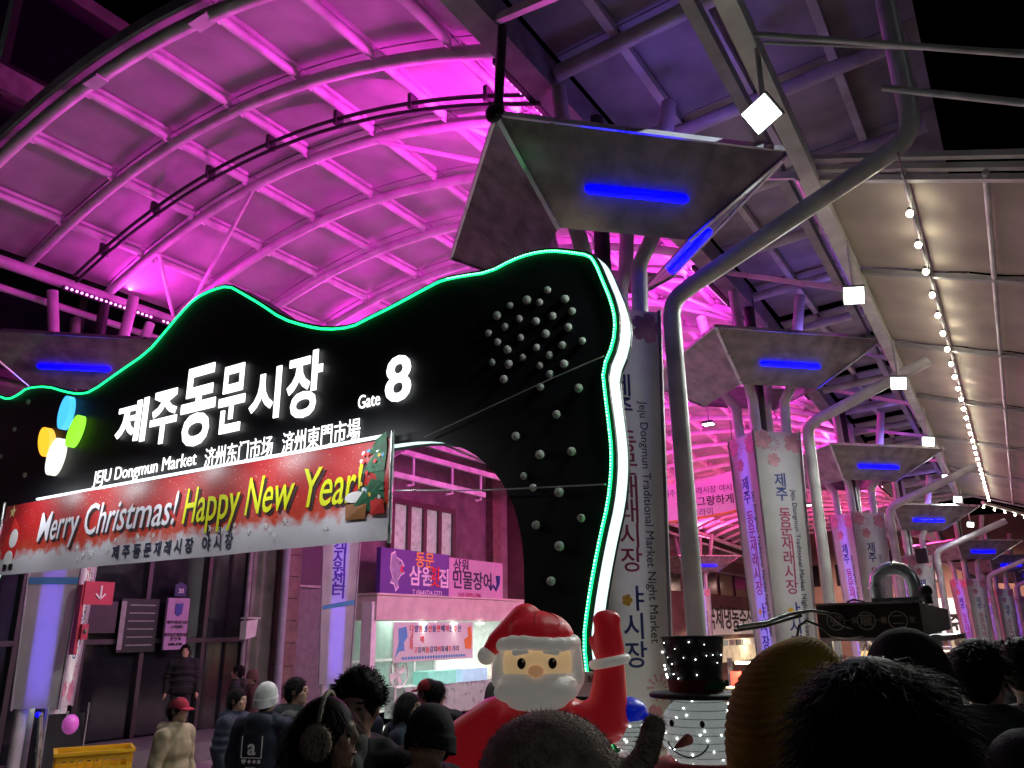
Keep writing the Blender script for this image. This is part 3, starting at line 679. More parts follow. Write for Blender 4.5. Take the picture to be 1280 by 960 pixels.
MB().box((-14.95, 14.2, 4.6), (.1, 1.2, 3.2)).build('upper_panel', mat('violet_panel', (.08, .05, .08), .6), t, True)
tag(MB().box((-14.05, 9.8, -.185), (1.7, 3.4, .37)).build('entrance_step', mat('stone_step', (.16, .16, .16), .7)), kind='structure')
t = thing('wall_camera', 'small white box hanging on the downpipe of the dark building', 'box', (-14.7, 11.95, 1.75))
MB().prism([(0, 0), (.26, .06), (.3, .42), (0, .38)], lambda u, v, d: (-14.62 + d, 11.82 + u, 1.75 + v), 0, .2).build('housing', WHITE, t, True)
MB().box((-14.5, 11.98, 2.19), (.24, .34, .03)).build('hood', WHITE, t, True)
t = thing('purple_signboard', 'tall lilac sign with blue emblem and small lines on the glass front', 'sign', (-14.8, 10.35, 1.6))
LIL = mat('lilac_board', (.40, .25, .42), .5, var=.1)
MB().box((-14.8, 10.36, 2.08), (.06, .5, 1.0)).build('board', LIL, t, True)
MB().prism([(10.28, 2.28), (10.36, 2.22), (10.44, 2.28), (10.46, 2.48), (10.28, 2.46)], lambda u, v, d: (d, u, v), -14.765, -14.755).build('emblem', INK_BLUE, t, True)
for z, s_ in ((2.1, '제주시동문시장'), (2.01, '고객센터'), (1.86, '제주동문재래시장'), (1.78, '상 인 회'), (1.68, '1588-4708')): put_text(s_, (-14.76, 10.36, z), INK_BLACK, t, PI / 2, size=.075, bold=.01)
t = thing('house_number', 'small blue house number plate above the lilac sign', 'number plate', (-14.8, 10.4, 2.64))
MB().prism([(10.26, 2.62), (10.52, 2.62), (10.52, 2.84), (10.39, 2.9), (10.26, 2.84)], lambda u, v, d: (d, u, v), -14.82, -14.80).build('plate', mat('blue_plate', (.02, .03, .12), .5), t, True)
put_text('20', (-14.79, 10.39, 2.72), INK_WHITE, t, PI / 2, size=.13)
t = thing('menu_board', 'dark green board with white strips inside the glass front', 'notice board', (-14.9, 9.6, 1.55))
MB().box((-14.93, 9.62, 2.05), (.03, .8, 1.0)).build('board', mat('green_board', (.006, .02, .012), .4), t, True)
for k in range(6): MB().box((-14.905, 9.66, 1.68 + .15 * k), (.012, .55, .022)).build('strip', mat('strip_grey', (.3, .34, .3), .5), t, True)
MB().box((-14.91, 9.26, 2.05), (.015, .1, .9)).build('strip', mat('strip_grey', (.3, .34, .3), .5), t, True)
t = thing('lit_notice', 'pale lit panel seen through the dark glass front', 'notice board', (-14.93, 8.75, 1.9))
MB().box((-14.93, 8.8, 2.2), (.02, .62, .52)).build('sheet', mat('pale_notice', (.5, .56, .5), .5, emit=(.5, .6, .5), es=.22), t, True)
MB().box((-14.925, 8.8, 2.2), (.015, .68, .58)).build('frame', FRAME, t, True)
# ceiling lamp reflections inside: small lamps behind nothing, hung on glass
# red arrow sign on the left column
t = thing('arrow_sign', 'red sign with white down arrow on the far left column', 'sign', (-12.0, 6.9, 2.25))
REDP = mat('red_plate', (.55, .05, .09), .45, var=.08)
MB().box((-12.02, 7.02, 2.48), (.05, .46, .34)).build('plate', REDP, t, True)
MB().box((-12.08, 6.79, 2.1), (.12, .05, 1.0)).build('bracket', REDP, t, True)
MB().box((-11.985, 7.04, 2.49), (.012, .025, .2)).build('arrow', INK_WHITE, t, True)
for s_ in (-1, 1): MB().beam((-11.985, 7.04, 2.39), (-11.985, 7.04 + s_ * .075, 2.47), .012, .022).build('arrow', INK_WHITE, t, True)
t = thing('fire_box', 'red cased device below the arrow sign', 'device', (-12.0, 6.85, 1.8))
MB().box((-12.02, 6.86, 1.92), (.12, .1, .22)).build('case', REDP, t, True)
MB().ell((-11.95, 6.86, 1.93), (.03, .03, .04), n=8, k=6).build('lamp', mat('lamp_grey', (.3, .25, .2), .3), t, True)
# far lit kiosk at the very left edge
t = thing('lit_kiosk', 'small yellow lit shop sign at the far left edge', 'kiosk', (-20, 5.9, -.5))
MB().box((-16.6, 7.55, 1.5), (.1, .9, .5)).build('sign', mat('kiosk_sign', (.7, .7, .5), .5, emit=(1, .9, .55), es=.9), t, True)
MB().box((-16.7, 7.55, .8), (.5, 1.1, 2.6)).build('body', BWALL, t, True)

# ------------------------------------------------------------------ fish shop
t = thing('fish_shop', 'fish restaurant building with lit open front and upper wooden window', 'building', (-17, 19, -.8))
MB().box((-18.7, 19.5, 5.9), (6, 9.2, 6.0)).build('wall', FWALL, t, True)
MB().box((-21.2, 19.5, 1.0), (1, 9.2, 3.8)).build('back_wall', mat('mint_wall', (.55, .62, .58), .6), t, True)
for y in (15.1, 23.9): MB().box((-18.6, y, 1.1), (6, .2, 3.6)).build('side_wall', mat('mint_wall', (.55, .62, .58), .6), t, True)
panes(t, -15.62, [17.7, 18.45, 19.2, 19.95, 20.7], [4.1, 5.6], PALE, mat('wood_frame', (.10, .06, .055), .5), .16, .1)
MB().box((-15.55, 23.0, 5.2), (.3, .5, 4.8)).build('pilaster', BTILE, t, True)
MB().box((-14.75, 19.1, 2.46), (1.6, 7.4, .6)).build('fascia', CREAM, t, True)
MB().box((-14.35, 19.1, 2.79), (.9, 7.5, .05)).build('fascia_cap', CREAM, t, True)
MB().box((-14.2, 15.4, 1.0), (.35, .18, 3.2)).build('post', WHITE, t, True)
for y in (17.2, 18.55, 19.9, 21.3):
    MB().ell((-13.95, y, 2.08), (.07, .2, .035), n=10, k=6).build('lamp', glow('shop_lamp', (1, .96, .88), 8), t, True)
    lamp('shop_light', 'SPOT', (-13.95, y, 2.03), 70, (1, .96, .88), t, (-14.4, y, 0), .1, spot=2.6)
lamp('shop_interior', 'AREA', (-17.2, 19.4, 2.7), 800, (.95, 1, .93), t, (-17.2, 19.4, 0), 5, 2.5)
panes(t, -16.2, [15.6, 16.6, 17.6, 18.6, 19.6, 20.6], [-.2, 1.1, 2.3], mat('shop_glass', (.35, .45, .42), .1, var=.15, trans=.4), mat('white_frame', (.6, .62, .6), .4), .07, .06)
MB().box((-15.0, 19.6, .05), (.7, 4.4, .8)).build('counter', mat('counter_steel', (.5, .55, .55), .3, metal=.4), t, True)
MB().box((-14.9, 19.0, .62), (.55, 1.3, .36)).build('fish_tank', mat('tank_water', (.18, .45, .40), .08, emit=(.3, .75, .6), es=.35), t, True)
MB().box((-14.9, 20.6, .62), (.55, 1.3, .36)).build('fish_tank', mat('tank_water2', (.25, .42, .5), .08, emit=(.5, .65, .9), es=.35), t, True)
MB().box((-14.9, 21.9, .85), (.5, .8, .9)).build('ice_box', mat('cream_box', (.75, .72, .58), .5), t, True)
MB().box((-14.2, 22.4, .8), (.14, .14, 2.8)).build('post', DPIPE, t, True)
s = thing('fish_shop_sign', 'violet and pink fish restaurant sign with a leaping fish above the awning', 'sign', (-14.5, 19, 2.75))
MB().box((-14.55, 17.55, 3.39), (.16, 2.98, 1.28)).build('violet_panel', mat('violet_board', (.10, .05, .30), .45, var=.05), s, True)
MB().box((-14.55, 20.48, 3.34), (.16, 2.86, 1.24)).build('pink_panel', mat('pink_board', (.62, .42, .58), .45, var=.05), s, True)
XS_ = -14.46
put_text('동문', (XS_, 17.9, 3.78), mat('ink_amber', (.85, .5, .05), .5, var=0), s, PI / 2, size=.46, bold=.015)
put_text('삼원', (XS_, 17.75, 3.32), INK_WHITE, s, PI / 2, size=.58, bold=.02)
put_text('횟', (XS_, 18.35, 3.32), INK_RED2, s, PI / 2, size=.62, bold=.008)
put_text('집', (XS_, 18.8, 3.30), INK_WHITE, s, PI / 2, size=.58, bold=.02)
put_text('T.(064)724-5771', (XS_, 18.05, 2.90), INK_WHITE, s, PI / 2, size=.2)
put_text('삼원', (XS_, 19.65, 3.72), NAVY, s, PI / 2, size=.44, bold=.01)
put_text('민물장어', (XS_, 20.25, 3.30), NAVY, s, PI / 2, size=.58, bold=.015)
put_text('010-5099-1706', (XS_, 20.1, 2.90), INK_RED, s, PI / 2, size=.19)
FISHB = mat('ink_fish_grey', (.35, .38, .5), .5, var=.2)
FO = [(16.45, 3.9), (16.62, 3.98), (16.68, 3.82), (16.9, 3.74), (17.02, 3.6), (16.88, 3.5), (17.04, 3.4), (16.86, 3.32), (16.76, 3.18), (16.8, 3.02), (16.68, 2.9), (16.6, 3.08), (16.44, 3.12), (16.52, 3.26), (16.42, 3.5)]
fx = lambda u, v, d: (d, u, v)
MB().prism(FO, fx, XS_ - .01, XS_ + .003).build('fish_outline', INK_WHITE, s, True)
cx_, cz_ = 16.7, 3.5
MB().prism([(cx_ + (u - cx_) * .86, cz_ + (v - cz_) * .9) for u, v in FO], fx, XS_ + .003, XS_ + .007).build('fish_print', FISHB, s, True)
MB().prism([(16.86, 3.58), (16.98, 3.58), (16.9, 3.5), (17.0, 3.43), (16.84, 3.42)], fx, XS_ + .008, XS_ + .011).build('mouth_print', INK_RED2, s, True)
MB().prism(disc(16.82, 3.66, .03, .03, 10), fx, XS_ + .008, XS_ + .011).build('eye_print', INK_BLACK, s, True)
MB().tube([(XS_ + .005, 21.1, 3.25), (XS_ + .005, 21.2, 3.1), (XS_ + .005, 21.35, 3.25), (XS_ + .005, 21.5, 3.1), (XS_ + .005, 21.62, 3.3), (XS_ + .005, 21.6, 3.55)], [.02, .03, .035, .04, .06, .09], 8).build('eel_print', INK_BLUE, s, True)
b2 = thing('fish_print_banner', 'white banner with red and blue writing and sea animals in the fish shop', 'banner', (-13.9, 17.7, 1.1))
MB().box((-13.92, 17.75, 1.62), (.02, 3.45, .98)).build('sheet', mat('banner_white', (.82, .84, .8), .5, var=.03, trans=.2), b2, True)
RB = [INK_RED2, INK_BLUE, INK_GREY]
for row, z in (('다양한수산물이', 1.92), ('싱싱한활어회', 1.92)): pass
for k, ch in enumerate('다양한생선을판매하는수산물'[:12]): put_text(ch, (-13.9, 16.72 + .19 * k, 1.93), RB[k % 2], b2, PI / 2, size=.19, bold=.01)
for k, ch in enumerate('고등어'): put_text(ch, (-13.9, 16.72, 1.77 - .145 * k), INK_RED2, b2, PI / 2, size=.17, bold=.01)
put_text('에', (-13.9, 17.15, 1.66), INK_RED2, b2, PI / 2, size=.18, bold=.01)
for k, ch in enumerate('고등어돔갈치어회새우가리비'[:12]): put_text(ch, (-13.9, 16.9 + .165 * k, 1.40), RB[k % 3], b2, PI / 2, size=.17, bold=.01)
for k in range(24): MB().prism(disc(16.4 + .115 * k, 1.22, .045, .04, 8), fx, -13.905, -13.898).build('wave_print', INK_LBLUE, b2, True)
MB().prism([(16.2, 1.95), (16.5, 2.0), (16.56, 1.75), (16.42, 1.6), (16.45, 1.4), (16.25, 1.4), (16.1, 1.25), (16.22, 1.6)], fx, -13.905, -13.898).build('dolphin_print', INK_LBLUE, b2, True)
MB().prism([(19.1, 1.4), (19.38, 1.38), (19.42, 1.7), (19.36, 2.02), (19.2, 1.95), (19.25, 1.72), (19.05, 1.65)], fx, -13.905, -13.898).build('crab_print', mat('ink_orange', (.8, .28, .06), .5), b2, True)
t = thing('wall_fan', 'white round fan standing under the fish shop banner', 'fan', (-14.6, 16.6, -.4))
MB().tube([(-14.2, 16.6 + .36 * math.cos(a), .85 + .36 * math.sin(a)) for a in [2 * PI * k / 24 for k in range(24)]], .02, 6, closed=True).build('guard', WHITE, t, True)
for k in range(12): a = 2 * PI * k / 12; MB().cyl((-14.18, 16.6, .85), (-14.2, 16.6 + .36 * math.cos(a), .85 + .36 * math.sin(a)), .006, 4).build('guard_wire', WHITE, t, True)
for k in range(4):
    a = PI / 2 * k + .4; MB().box((-14.24, 16.6 + .17 * math.cos(a), .85 + .17 * math.sin(a)), (.02, .28, .16), Matrix.Rotation(a, 3, 'X')).build('blade', WHITE, t, True)
MB().cyl((-14.3, 16.6, -.4), (-14.3, 16.6, .85), .03, 8).build('stand', WHITE, t, True)
t = thing('stall_sign', 'dark red stall sign with yellow and white letters beside the fish banner', 'sign', (-13.9, 22.0, 1.1))
MB().box((-13.9, 22.05, 1.62), (.06, .95, .72)).build('board', mat('maroon_board', (.28, .02, .06), .5), t, True)
put_text('우베', (-13.86, 21.86, 1.7), mat('ink_lime', (.75, .85, .05), .5, emit=(.75, .85, .05), es=.25, var=0), t, PI / 2, size=.34, bold=.03)
put_text('흑', (-13.86, 22.3, 1.7), INK_WHITE, t, PI / 2, size=.34, bold=.02); put_text('해산물', (-13.86, 22.05, 1.4), INK_WHITE, t, PI / 2, size=.16)
t = thing('menu_sheet', 'pale blue menu sheet left of the dark red stall sign', 'sign', (-13.9, 21.2, 1.1))
MB().box((-13.9, 21.15, 1.64), (.04, .66, .68)).build('board', mat('sheet_blue', (.5, .62, .68), .5), t, True)
put_text('고등어', (-13.87, 21.15, 1.66), mat('ink_leaf', (.2, .5, .05), .5, var=0), t, PI / 2, size=.2, bold=.02); put_text('한치 문어', (-13.87, 21.15, 1.86), INK_GREY, t, PI / 2, size=.1)
t = thing('paper_notice', 'white paper notice with black letters behind the inflatable', 'notice', (-3.0, 5.1, 1.2))
MB().box((-2.72, 5.1, 1.5), (.3, .01, .16)).build('sheet', INK_WHITE, t, True); put_text('라 이 브', (-2.72, 5.09, 1.53), INK_BLACK, t, size=.06)
# white pipework under the eaves in front of the fish shop
t = thing('gutter_rail', 'pink lit white pipe rails hanging outside the upper window', 'pipe rail', (-13.3, 18, 5.5))
for z, a, b_ in ((6.36, 15.0, 22.5), (5.72, 14.2, 19.2), (6.75, 14.5, 24)): MB().box((-13.3, (a + b_) / 2, z), (.1, b_ - a, .14)).build('rail', PIPE, t, True)
for y in (15.9, 17.6, 19.0): MB().tube([(-13.3, y, 6.36), (-13.3, y, 5.55), (-13.3, y - .25, 5.5)], .04, 6).build('hanger', PIPE, t, True)
for y in (15.6, 18.3, 21): MB().tube([(-13.3, y, 6.75), (-12.75, y, 7.3)], .04, 6).build('hanger', PIPE, t, True)

# ------------------------------------------------------------------ far row of shops
t = thing('far_shop_building', 'far pink lit building with white frozen fish signboard behind the columns', 'building', (-18, 42, -2))
MB().box((-18.4, 42, 3.6), (6, 34, 9)).build('wall', mat('red_brown_wall', (.20, .10, .10), .7, var=.3, scale=1), t, True)
for k in range(11):
    y = 27.5 + 2.8 * k
    MB().box((-15.36, y, 4.3), (.1, 2.2, 1.2)).build('window', GLASS, t, True); MB().box((-15.3, y, 4.97), (.2, 2.4, .1)).build('lintel', DPIPE, t, True)
    MB().box((-15.3, y, 6.0), (.2, 2.5, .6)).build('panel', mat('mauve_panel', (.3, .2, .22), .6), t, True)
MB().box((-15.3, 47, 2.2), (.2, 12, 1.35)).build('signboard', mat('sign_white', (.75, .72, .70), .5, emit=(1, .8, .75), es=.12), t, True)
put_text('국제냉동수산', (-15.19, 47.2, 2.35), INK_BLACK, t, PI / 2, size=1.35, bold=.02, sx=1.15)
MB().box((-14.9, 47, .7), (.1, 12, 1.2)).build('lit_front', mat('shop_front', (.6, .55, .45), .5, emit=(1, .75, .45), es=.35, var=.5, scale=2), t, True)
for k in range(9): MB().box((-14.8, 42 + 1.2 * k, 1.1), (.06, .9, .3)).build('menu_panel', [INK_WHITE, INK_GREY, PALE][k % 3], t, True)
for y in (32, 40, 48, 56): lamp('shop_light', 'SPOT', (-13.8, y, 3.2 - drop(y)), 220, (1, .75, .5), t, (-14.8, y, -1), .2, spot=2.8)
t = thing('lane_end_building', 'pale end building with white lit sign far down the lane', 'building', (-6, 58, -2.2))
MB().box((-6, 60, 3), (22, 4, 11)).build('wall', mat('peach_wall', (.42, .26, .22), .7, var=.25, scale=.6), t, True)
for x in (-13, -10.5, -8, -5.5, -3, -.5): MB().box((x, 57.95, 5.2), (1.4, .12, 1.4)).build('window', GLASS, t, True)
MB().box((-4.2, 57.8, 2.3), (3.6, .3, 2.4)).build('signboard', mat('end_sign', (.8, .8, .8), .5, emit=(1, .95, .95), es=.55), t, True)
put_text('제주동문', (-4.0, 57.62, 2.0), INK_BLACK, t, 0, size=1.1, bold=.02)
for x, r_ in ((-6, 1), (-1.5, 1), (-10, 1)): lamp('lane_light', 'SPOT', (x, 54, 5), 600, (1, .62, .5), t, (x, 58, 1), .3, spot=2.4)
# hanging banner inside the arcade
hb = thing('hanging_banner', 'white curved banner with orange rim hanging across the arcade', 'banner', (-8, 22, 5))
vs = []; fs = []
for i in range(31):
    x = -10.2 + 3.7 * i / 30; sag = .42 * (1 - ((x + 8.35) / 1.85) ** 2)
    for j in range(7): vs.append((x, 22 + .12 * math.sin(x * 2.2 + j * .5), 6.15 - sag * .5 - 1.1 * j / 6))
for i in range(30):
    for j in range(6): q = i * 7 + j; fs.append((q, q + 1, q + 8, q + 7))
MB().add(vs, fs, True).build('cloth', mat('banner_cloth', (.78, .74, .72), .5, var=.05, trans=.3), hb, True)
MB().tube([(vs[i * 7 + 6][0], vs[i * 7 + 6][1], vs[i * 7 + 6][2]) for i in range(31)], .035, 6).build('orange_rim', mat('orange_rim', (.75, .35, .05), .5), hb, True)
put_text('제주동문재래시장 야시장', (-7.6, 21.82, 5.62), INK_GREY, hb, 0, size=.22); put_text('몽 몽그랑하게', (-7.5, 21.82, 5.3), INK_BLACK, hb, 0, size=.3, bold=.01); put_text('비그라이', (-7.7, 21.82, 5.0), INK_GREY, hb, 0, size=.24)
for x in (-10.1, -6.6): MB().cyl((x, 22, 6.1), (x, 22, 7.7), .012, 5).build('cord', DARK, hb, True)

# ================================================================== INFLATABLE SANTA
SX, SY = -2.17, 3.6
sg = gz(SX)
def nylon(n_, c, e=.0): return mat(n_, c, .42, var=.08, scale=9, bump=.25, bscale=14, emit=c, es=e)
RED = nylon('red_nylon', (.62, .018, .03), .10); WNY = nylon('white_nylon', (.72, .68, .62), .12)
FACE = nylon('face_nylon', (.80, .55, .28), .28)
sa = thing('inflatable_santa', 'red and white inflatable santa waving in front of the gate leg', 'inflatable', (SX, SY, sg), math.radians(28))
def sp(x, z, y=0): return (x, y, z - sg)
mb = MB().ell(sp(0, .55), (.42, .34, .5)).ell(sp(0, 1.05), (.36, .3, .42)).ell(sp(0, 1.36), (.3, .25, .22))
mb.cap(sp(.2, 1.38), sp(.34, 1.43), .13, .11).cap(sp(.34, 1.43), sp(.36, 1.70), .105, .078)
mb.cap(sp(-.2, 1.40), sp(-.50, 1.24, -.05), .15, .12).cap(sp(-.50, 1.24, -.05), sp(-.62, 1.02, -.1), .12, .09)
mb.cap(sp(-.16, .35), sp(-.18, .12), .2, .17).cap(sp(.16, .35), sp(.18, .12), .2, .17)
obj('body', remesh(mb, .022, 6), RED, sa)
mb = MB().cap(sp(.36, 1.75), sp(.355, 1.87), .08, .068).ell(sp(.355, 1.90), (.075, .05, .05)).cap(sp(.32, 1.72), sp(.265, 1.81), .032, .014)
obj('raised_mitten', remesh(mb, .012, 4), RED, sa)
mb = MB().cap(sp(-.64, 1.0, -.1), sp(-.70, .88, -.12), .085, .07).cap(sp(-.60, .98, -.14), sp(-.56, .92, -.18), .035, .022); obj('lowered_mitten', remesh(mb, .014, 4), RED, sa)
MB().tube([sp(.36 + .082 * math.cos(a), 1.70 + .015 * math.cos(a), .082 * math.sin(a)) for a in [2 * PI * k / 20 for k in range(20)]], .024, 8, closed=True).build('cuff', WNY, sa)
MB().tube([sp(-.62 + .09 * math.cos(a), 1.02 + .04 * math.cos(a), -.1 + .09 * math.sin(a)) for a in [2 * PI * k / 20 for k in range(20)]], .026, 8, closed=True).build('cuff', WNY, sa)
obj('head', remesh(MB().ell(sp(0, 1.68), (.185, .175, .2)), .014, 3), FACE, sa)
mb = MB().ell(sp(0, 1.585, -.06), (.215, .15, .10)).ell(sp(-.09, 1.57, -.15), (.125, .06, .055)).ell(sp(.09, 1.57, -.15), (.11, .055, .055)).ell(sp(0, 1.52, -.1), (.15, .11, .09))
for s_ in (-1, 1): mb.cap(sp(s_ * .185, 1.62, -.02), sp(s_ * .185, 1.80, 0), .05, .035)
obj('beard', remesh(mb, .012, 5), WNY, sa)
mb = MB()
for k in range(9): a = PI * (k - 4) / 9.5 - PI / 2; mb.cap(sp(.19 * math.cos(a), 1.79 + .012 * math.cos(3 * a), .175 * math.sin(a)), sp(.19 * math.cos(a + .33), 1.79, .175 * math.sin(a + .33)), .034, .034)
mb.cap(sp(-.15, 1.79, .08), sp(.15, 1.79, .08), .036, .036)
obj('hat_brim', remesh(mb, .012, 3), WNY, sa)
mb = MB().ell(sp(.0, 1.82), (.19, .175, .13)).cap(sp(-.06, 1.90), sp(-.2, 1.80, -.03), .09, .055).cap(sp(-.2, 1.80, -.03), sp(-.235, 1.765, -.04), .05, .04)
obj('hat', remesh(mb, .013, 5), RED, sa)
MB().ell(sp(-.255, 1.735, -.045), (.045, .045, .045)).build('bobble', WNY, sa)
MB().ell(sp(0, 1.665, -.185), (.038, .03, .03)).build('nose', nylon('nose_nylon', (.8, .42, .2), .2), sa)
for s_ in (-1, 1):
    MB().ell(sp(s_ * .075 + .005, 1.70, -.166), (.021, .012, .026)).build('eye', BLKPL, sa); MB().ell(sp(s_ * .075 + .012, 1.712, -.178), (.006, .004, .007), n=8, k=5).build('eye_glint', INK_WHITE, sa)
    MB().cap(sp(s_ * .045, 1.755, -.165), sp(s_ * .1, 1.75, -.158), .012, .016).build('eyebrow', WNY, sa)
MB().tube([sp(0, 1.46, -.2), sp(0, 1.36, -.26), sp(0, 1.2, -.30), sp(0, 1.0, -.31), sp(0, .7, -.335)], .045, 8).build('front_trim', WNY, sa)
# seams on the hat
for a0 in (-.9, 0, .9): MB().tube([sp(.19 * math.sin(t) * math.sin(a0) , 1.82 + .131 * math.cos(t), -.177 * math.sin(t) * math.cos(a0)) for t in [.1 + .12 * k for k in range(9)]], .0025, 4).build('seam', mat('seam_red', (.3, .01, .015), .6), sa)
# ================================================================== SNOWMEN
TINSEL = mat('tinsel_mesh', (.72, .76, .74), .45, var=.3, scale=40, bump=.8, bscale=70, emit=(.75, .85, .82), es=.16)
FAIRY = glow('fairy_light', (.95, 1, .95), 7)
SNX, SNY = -1.47, 3.95; zg = gz(SNX)
sn = thing('light_up_snowman', 'lit white snowman with black top hat beside the lantern column', 'snowman', (SNX, SNY, zg), math.radians(4))
q = lambda x, z, y=0: (x, y, z - zg)
def snowball(c, r, nm, par, m_=TINSEL):
    o = MB().ell(c, r, n=28, k=18).build(nm, m_, par)
    for k in range(9):
        zz = c[2] + r[2] * (-.8 + .2 * k); rr = math.sqrt(max(0, 1 - (-.8 + .2 * k) ** 2))
        MB().tube([(c[0] + r[0] * rr * math.cos(a) * 1.005, c[1] + r[1] * rr * math.sin(a) * 1.005, zz) for a in [2 * PI * j / 28 for j in range(28)]], .0018, 4, closed=True).build('wire', DPIPE, o)
    for k in range(36):
        a = random.uniform(0, 2 * PI); u = random.uniform(-.9, .9); rr = math.sqrt(1 - u * u)
        MB().ell((c[0] + r[0] * rr * math.cos(a) * 1.01, c[1] + r[1] * rr * math.sin(a) * 1.01, c[2] + r[2] * u * 1.01), (.0035, .0035, .0035), n=6, k=4).build('fairy_light', FAIRY, o)
    return o
hd = snowball(q(0, 1.38), (.195, .19, .17), 'head', sn); snowball(q(0, .98), (.27, .26, .27), 'middle', sn); snowball(q(0, .42), (.36, .34, .42), 'base', sn)
for s_ in (-.055, .09): MB().ell(q(s_ - .03, 1.43, -.182), (.012, .008, .016), n=10, k=6).build('eye', BLKPL, sn)
MB().tube([q(-.01, 1.365, -.18), q(-.03, 1.35, -.24), q(-.05, 1.335, -.29)], [.026, .016, .002], 10).build('carrot_nose', mat('carrot', (.42, .06, .03), .6), sn)
MB().tube([q(-.02 + .11 * math.sin(a), 1.385 - .10 * math.cos(a), -.195 * math.sqrt(max(.05, 1 - ((-.02 + .11 * math.sin(a)) / .195) ** 2 - ((.005 - .10 * math.cos(a)) / .17) ** 2)) - .004) for a in [-1.15 + .23 * k for k in range(11)]], .0038, 5).build('smile', BLKPL, sn)
HATM = mat('hat_felt', (.018, .019, .022), .6, bump=.3)
MB().lathe([(.0, 1.535), (.235, 1.535), (.24, 1.545), (.235, 1.555), (.12, 1.56)], 28, (0, 0, -zg)).build('hat_brim', HATM, sn)
MB().lathe([(.125, 1.555), (.128, 1.60), (.132, 1.66), (.150, 1.80), (.158, 1.815), (.0, 1.82)], 28, (-.01, 0, -zg)).build('hat_crown', HATM, sn)
MB().lathe([(.131, 1.56), (.134, 1.60), (.136, 1.615)], 28, (-.01, 0, -zg)).build('hat_band', mat('band_red', (.22, .02, .02), .6), sn)
for k in range(20):
    a = random.uniform(-PI, 0); z = random.uniform(1.62, 1.8); rr = .133 + .02 * (z - 1.6) / .2 + .004; r_ = random.choice([.002, .003, .005])
    MB().ell((-.01 + rr * math.cos(a), rr * math.sin(a), z - zg), (r_, r_, r_), n=6, k=4).build('fairy_light', FAIRY, sn)
for k in range(8):
    a = -.9 + .1 * k; MB().box((.135 * math.cos(a), .135 * math.sin(a), 1.585 + .008 * (k % 3) - zg), (.035, .004, .022), Matrix.Rotation(a + 1.2, 3, 'Z') @ Matrix.Rotation(.4 * k, 3, 'Y')).build('holly_leaf', mat('holly', (.03, .16, .03), .5), sn)
MB().tube([q(.2 * math.cos(a), 1.215, .19 * math.sin(a)) for a in [2 * PI * k / 24 for k in range(24)]], .045, 8, closed=True).build('scarf', mat('scarf_red', (.3, .02, .03), .8, bump=.5), sn)
s2 = thing('light_up_penguin', 'small lit white figure with blue cap between santa and snowman', 'decoration', (-1.80, 3.85, gz(-1.80)), math.radians(20))
z2 = gz(-1.77); q2 = lambda x, z, y=0: (x, y, z - z2)
BLUC = mat('blue_cap', (.01, .03, .5), .35, emit=(.0, .02, .8), es=.15)
snowball(q2(0, 1.38), (.10, .10, .10), 'head', s2); b_ = MB().tube([q2(0.0, 1.3), q2(.06, 1.15), q2(.12, 1.0), q2(.1, .5), q2(.1, -.02)], [.07, .10, .15, .2, .22], 18).build('body', TINSEL, s2)
MB().ell(q2(-.01, 1.46), (.105, .105, .075)).build('cap', BLUC, s2); MB().ell(q2(.10, 1.42, -.03), (.04, .04, .04)).build('cap_bobble', BLUC, s2)
for k in range(40):
    z = random.uniform(.6, 1.25); rr = .09 + .1 * (1.25 - z); a = random.uniform(-PI, 0); MB().ell(q2(.09 * (1.3 - z) / .3 if z > 1 else .11 + rr * math.cos(a) * .0 + rr * math.cos(a), z, rr * math.sin(a)), (.005, .005, .005), n=6, k=4).build('fairy_light', FAIRY, s2)

# ================================================================== FOOD STALL
fs_ = thing('food_stall', 'black food stall sign box with circled characters above the crowd', 'stall', (-.9, 5.6, gz(-.9)))
z0 = gz(-.9)
MB().box((-.91, 5.52, 1.885), (.6, .06, .2)).build('sign_box', mat('stall_sign_black', (.022, .020, .018), .35), fs_, True)
MB().add([(-.61, 5.49, 1.79), (-.50, 5.95, 1.83), (-.50, 5.95, 1.95), (-.61, 5.49, 1.985)], [(0, 1, 2, 3)]).build('sign_side', mat('stall_side', (.35, .33, .28), .4), fs_, True)
MB().box((-.91, 5.515, 1.99), (.62, .08, .012)).build('sign_rim', ALU, fs_, True)
GOLD = mat('stall_gold', (.30, .27, .22), .5, var=0)
for x, ch in ((-1.10, '強'), (-.92, '龍'), (-.74, '二')):
    MB().tube([(x + .052 * math.cos(a), 5.487, 1.885 + .052 * math.sin(a)) for a in [2 * PI * k / 24 for k in range(24)]], .003, 5, closed=True).build('ring', GOLD, fs_, True)
    put_text(ch, (x, 5.487, 1.885), GOLD, fs_, 0, size=.075)
for x, ch in ((-1.01, '一家'), (-.84, '一番'), (-.66, '家')): put_text(ch, (x, 5.487, 1.885), GOLD, fs_, 0, size=.04)
for x, y in ((-1.17, 5.55), (-.55, 5.55), (-1.17, 6.7), (-.5, 6.7)): MB().box((x, y, (1.8 + z0) / 2), (.045, .045, 1.8 - z0)).build('post', ALU, fs_, True)
MB().box((-.85, 6.1, .84), (.75, 1.2, .05)).build('counter', ALU, fs_, True); MB().box((-.85, 6.1, .4), (.7, 1.15, .82)).build('cabinet', DARK, fs_, True)
MB().box((-.85, 6.1, 1.78), (.72, 1.2, .03)).build('roof_sheet', ALU, fs_, True)
MB().box((-.83, 5.75, 1.55), (.14, .2, .4)).build('hood', DPIPE, fs_, True)
DARC = [(-.905, 5.95, 2.0), (-.905, 5.95, 2.10), (-.89, 5.95, 2.165), (-.845, 5.95, 2.21), (-.785, 5.95, 2.225)]
MB().tube(DARC, .046, 16).build('exhaust_duct', CHROME, fs_, True)
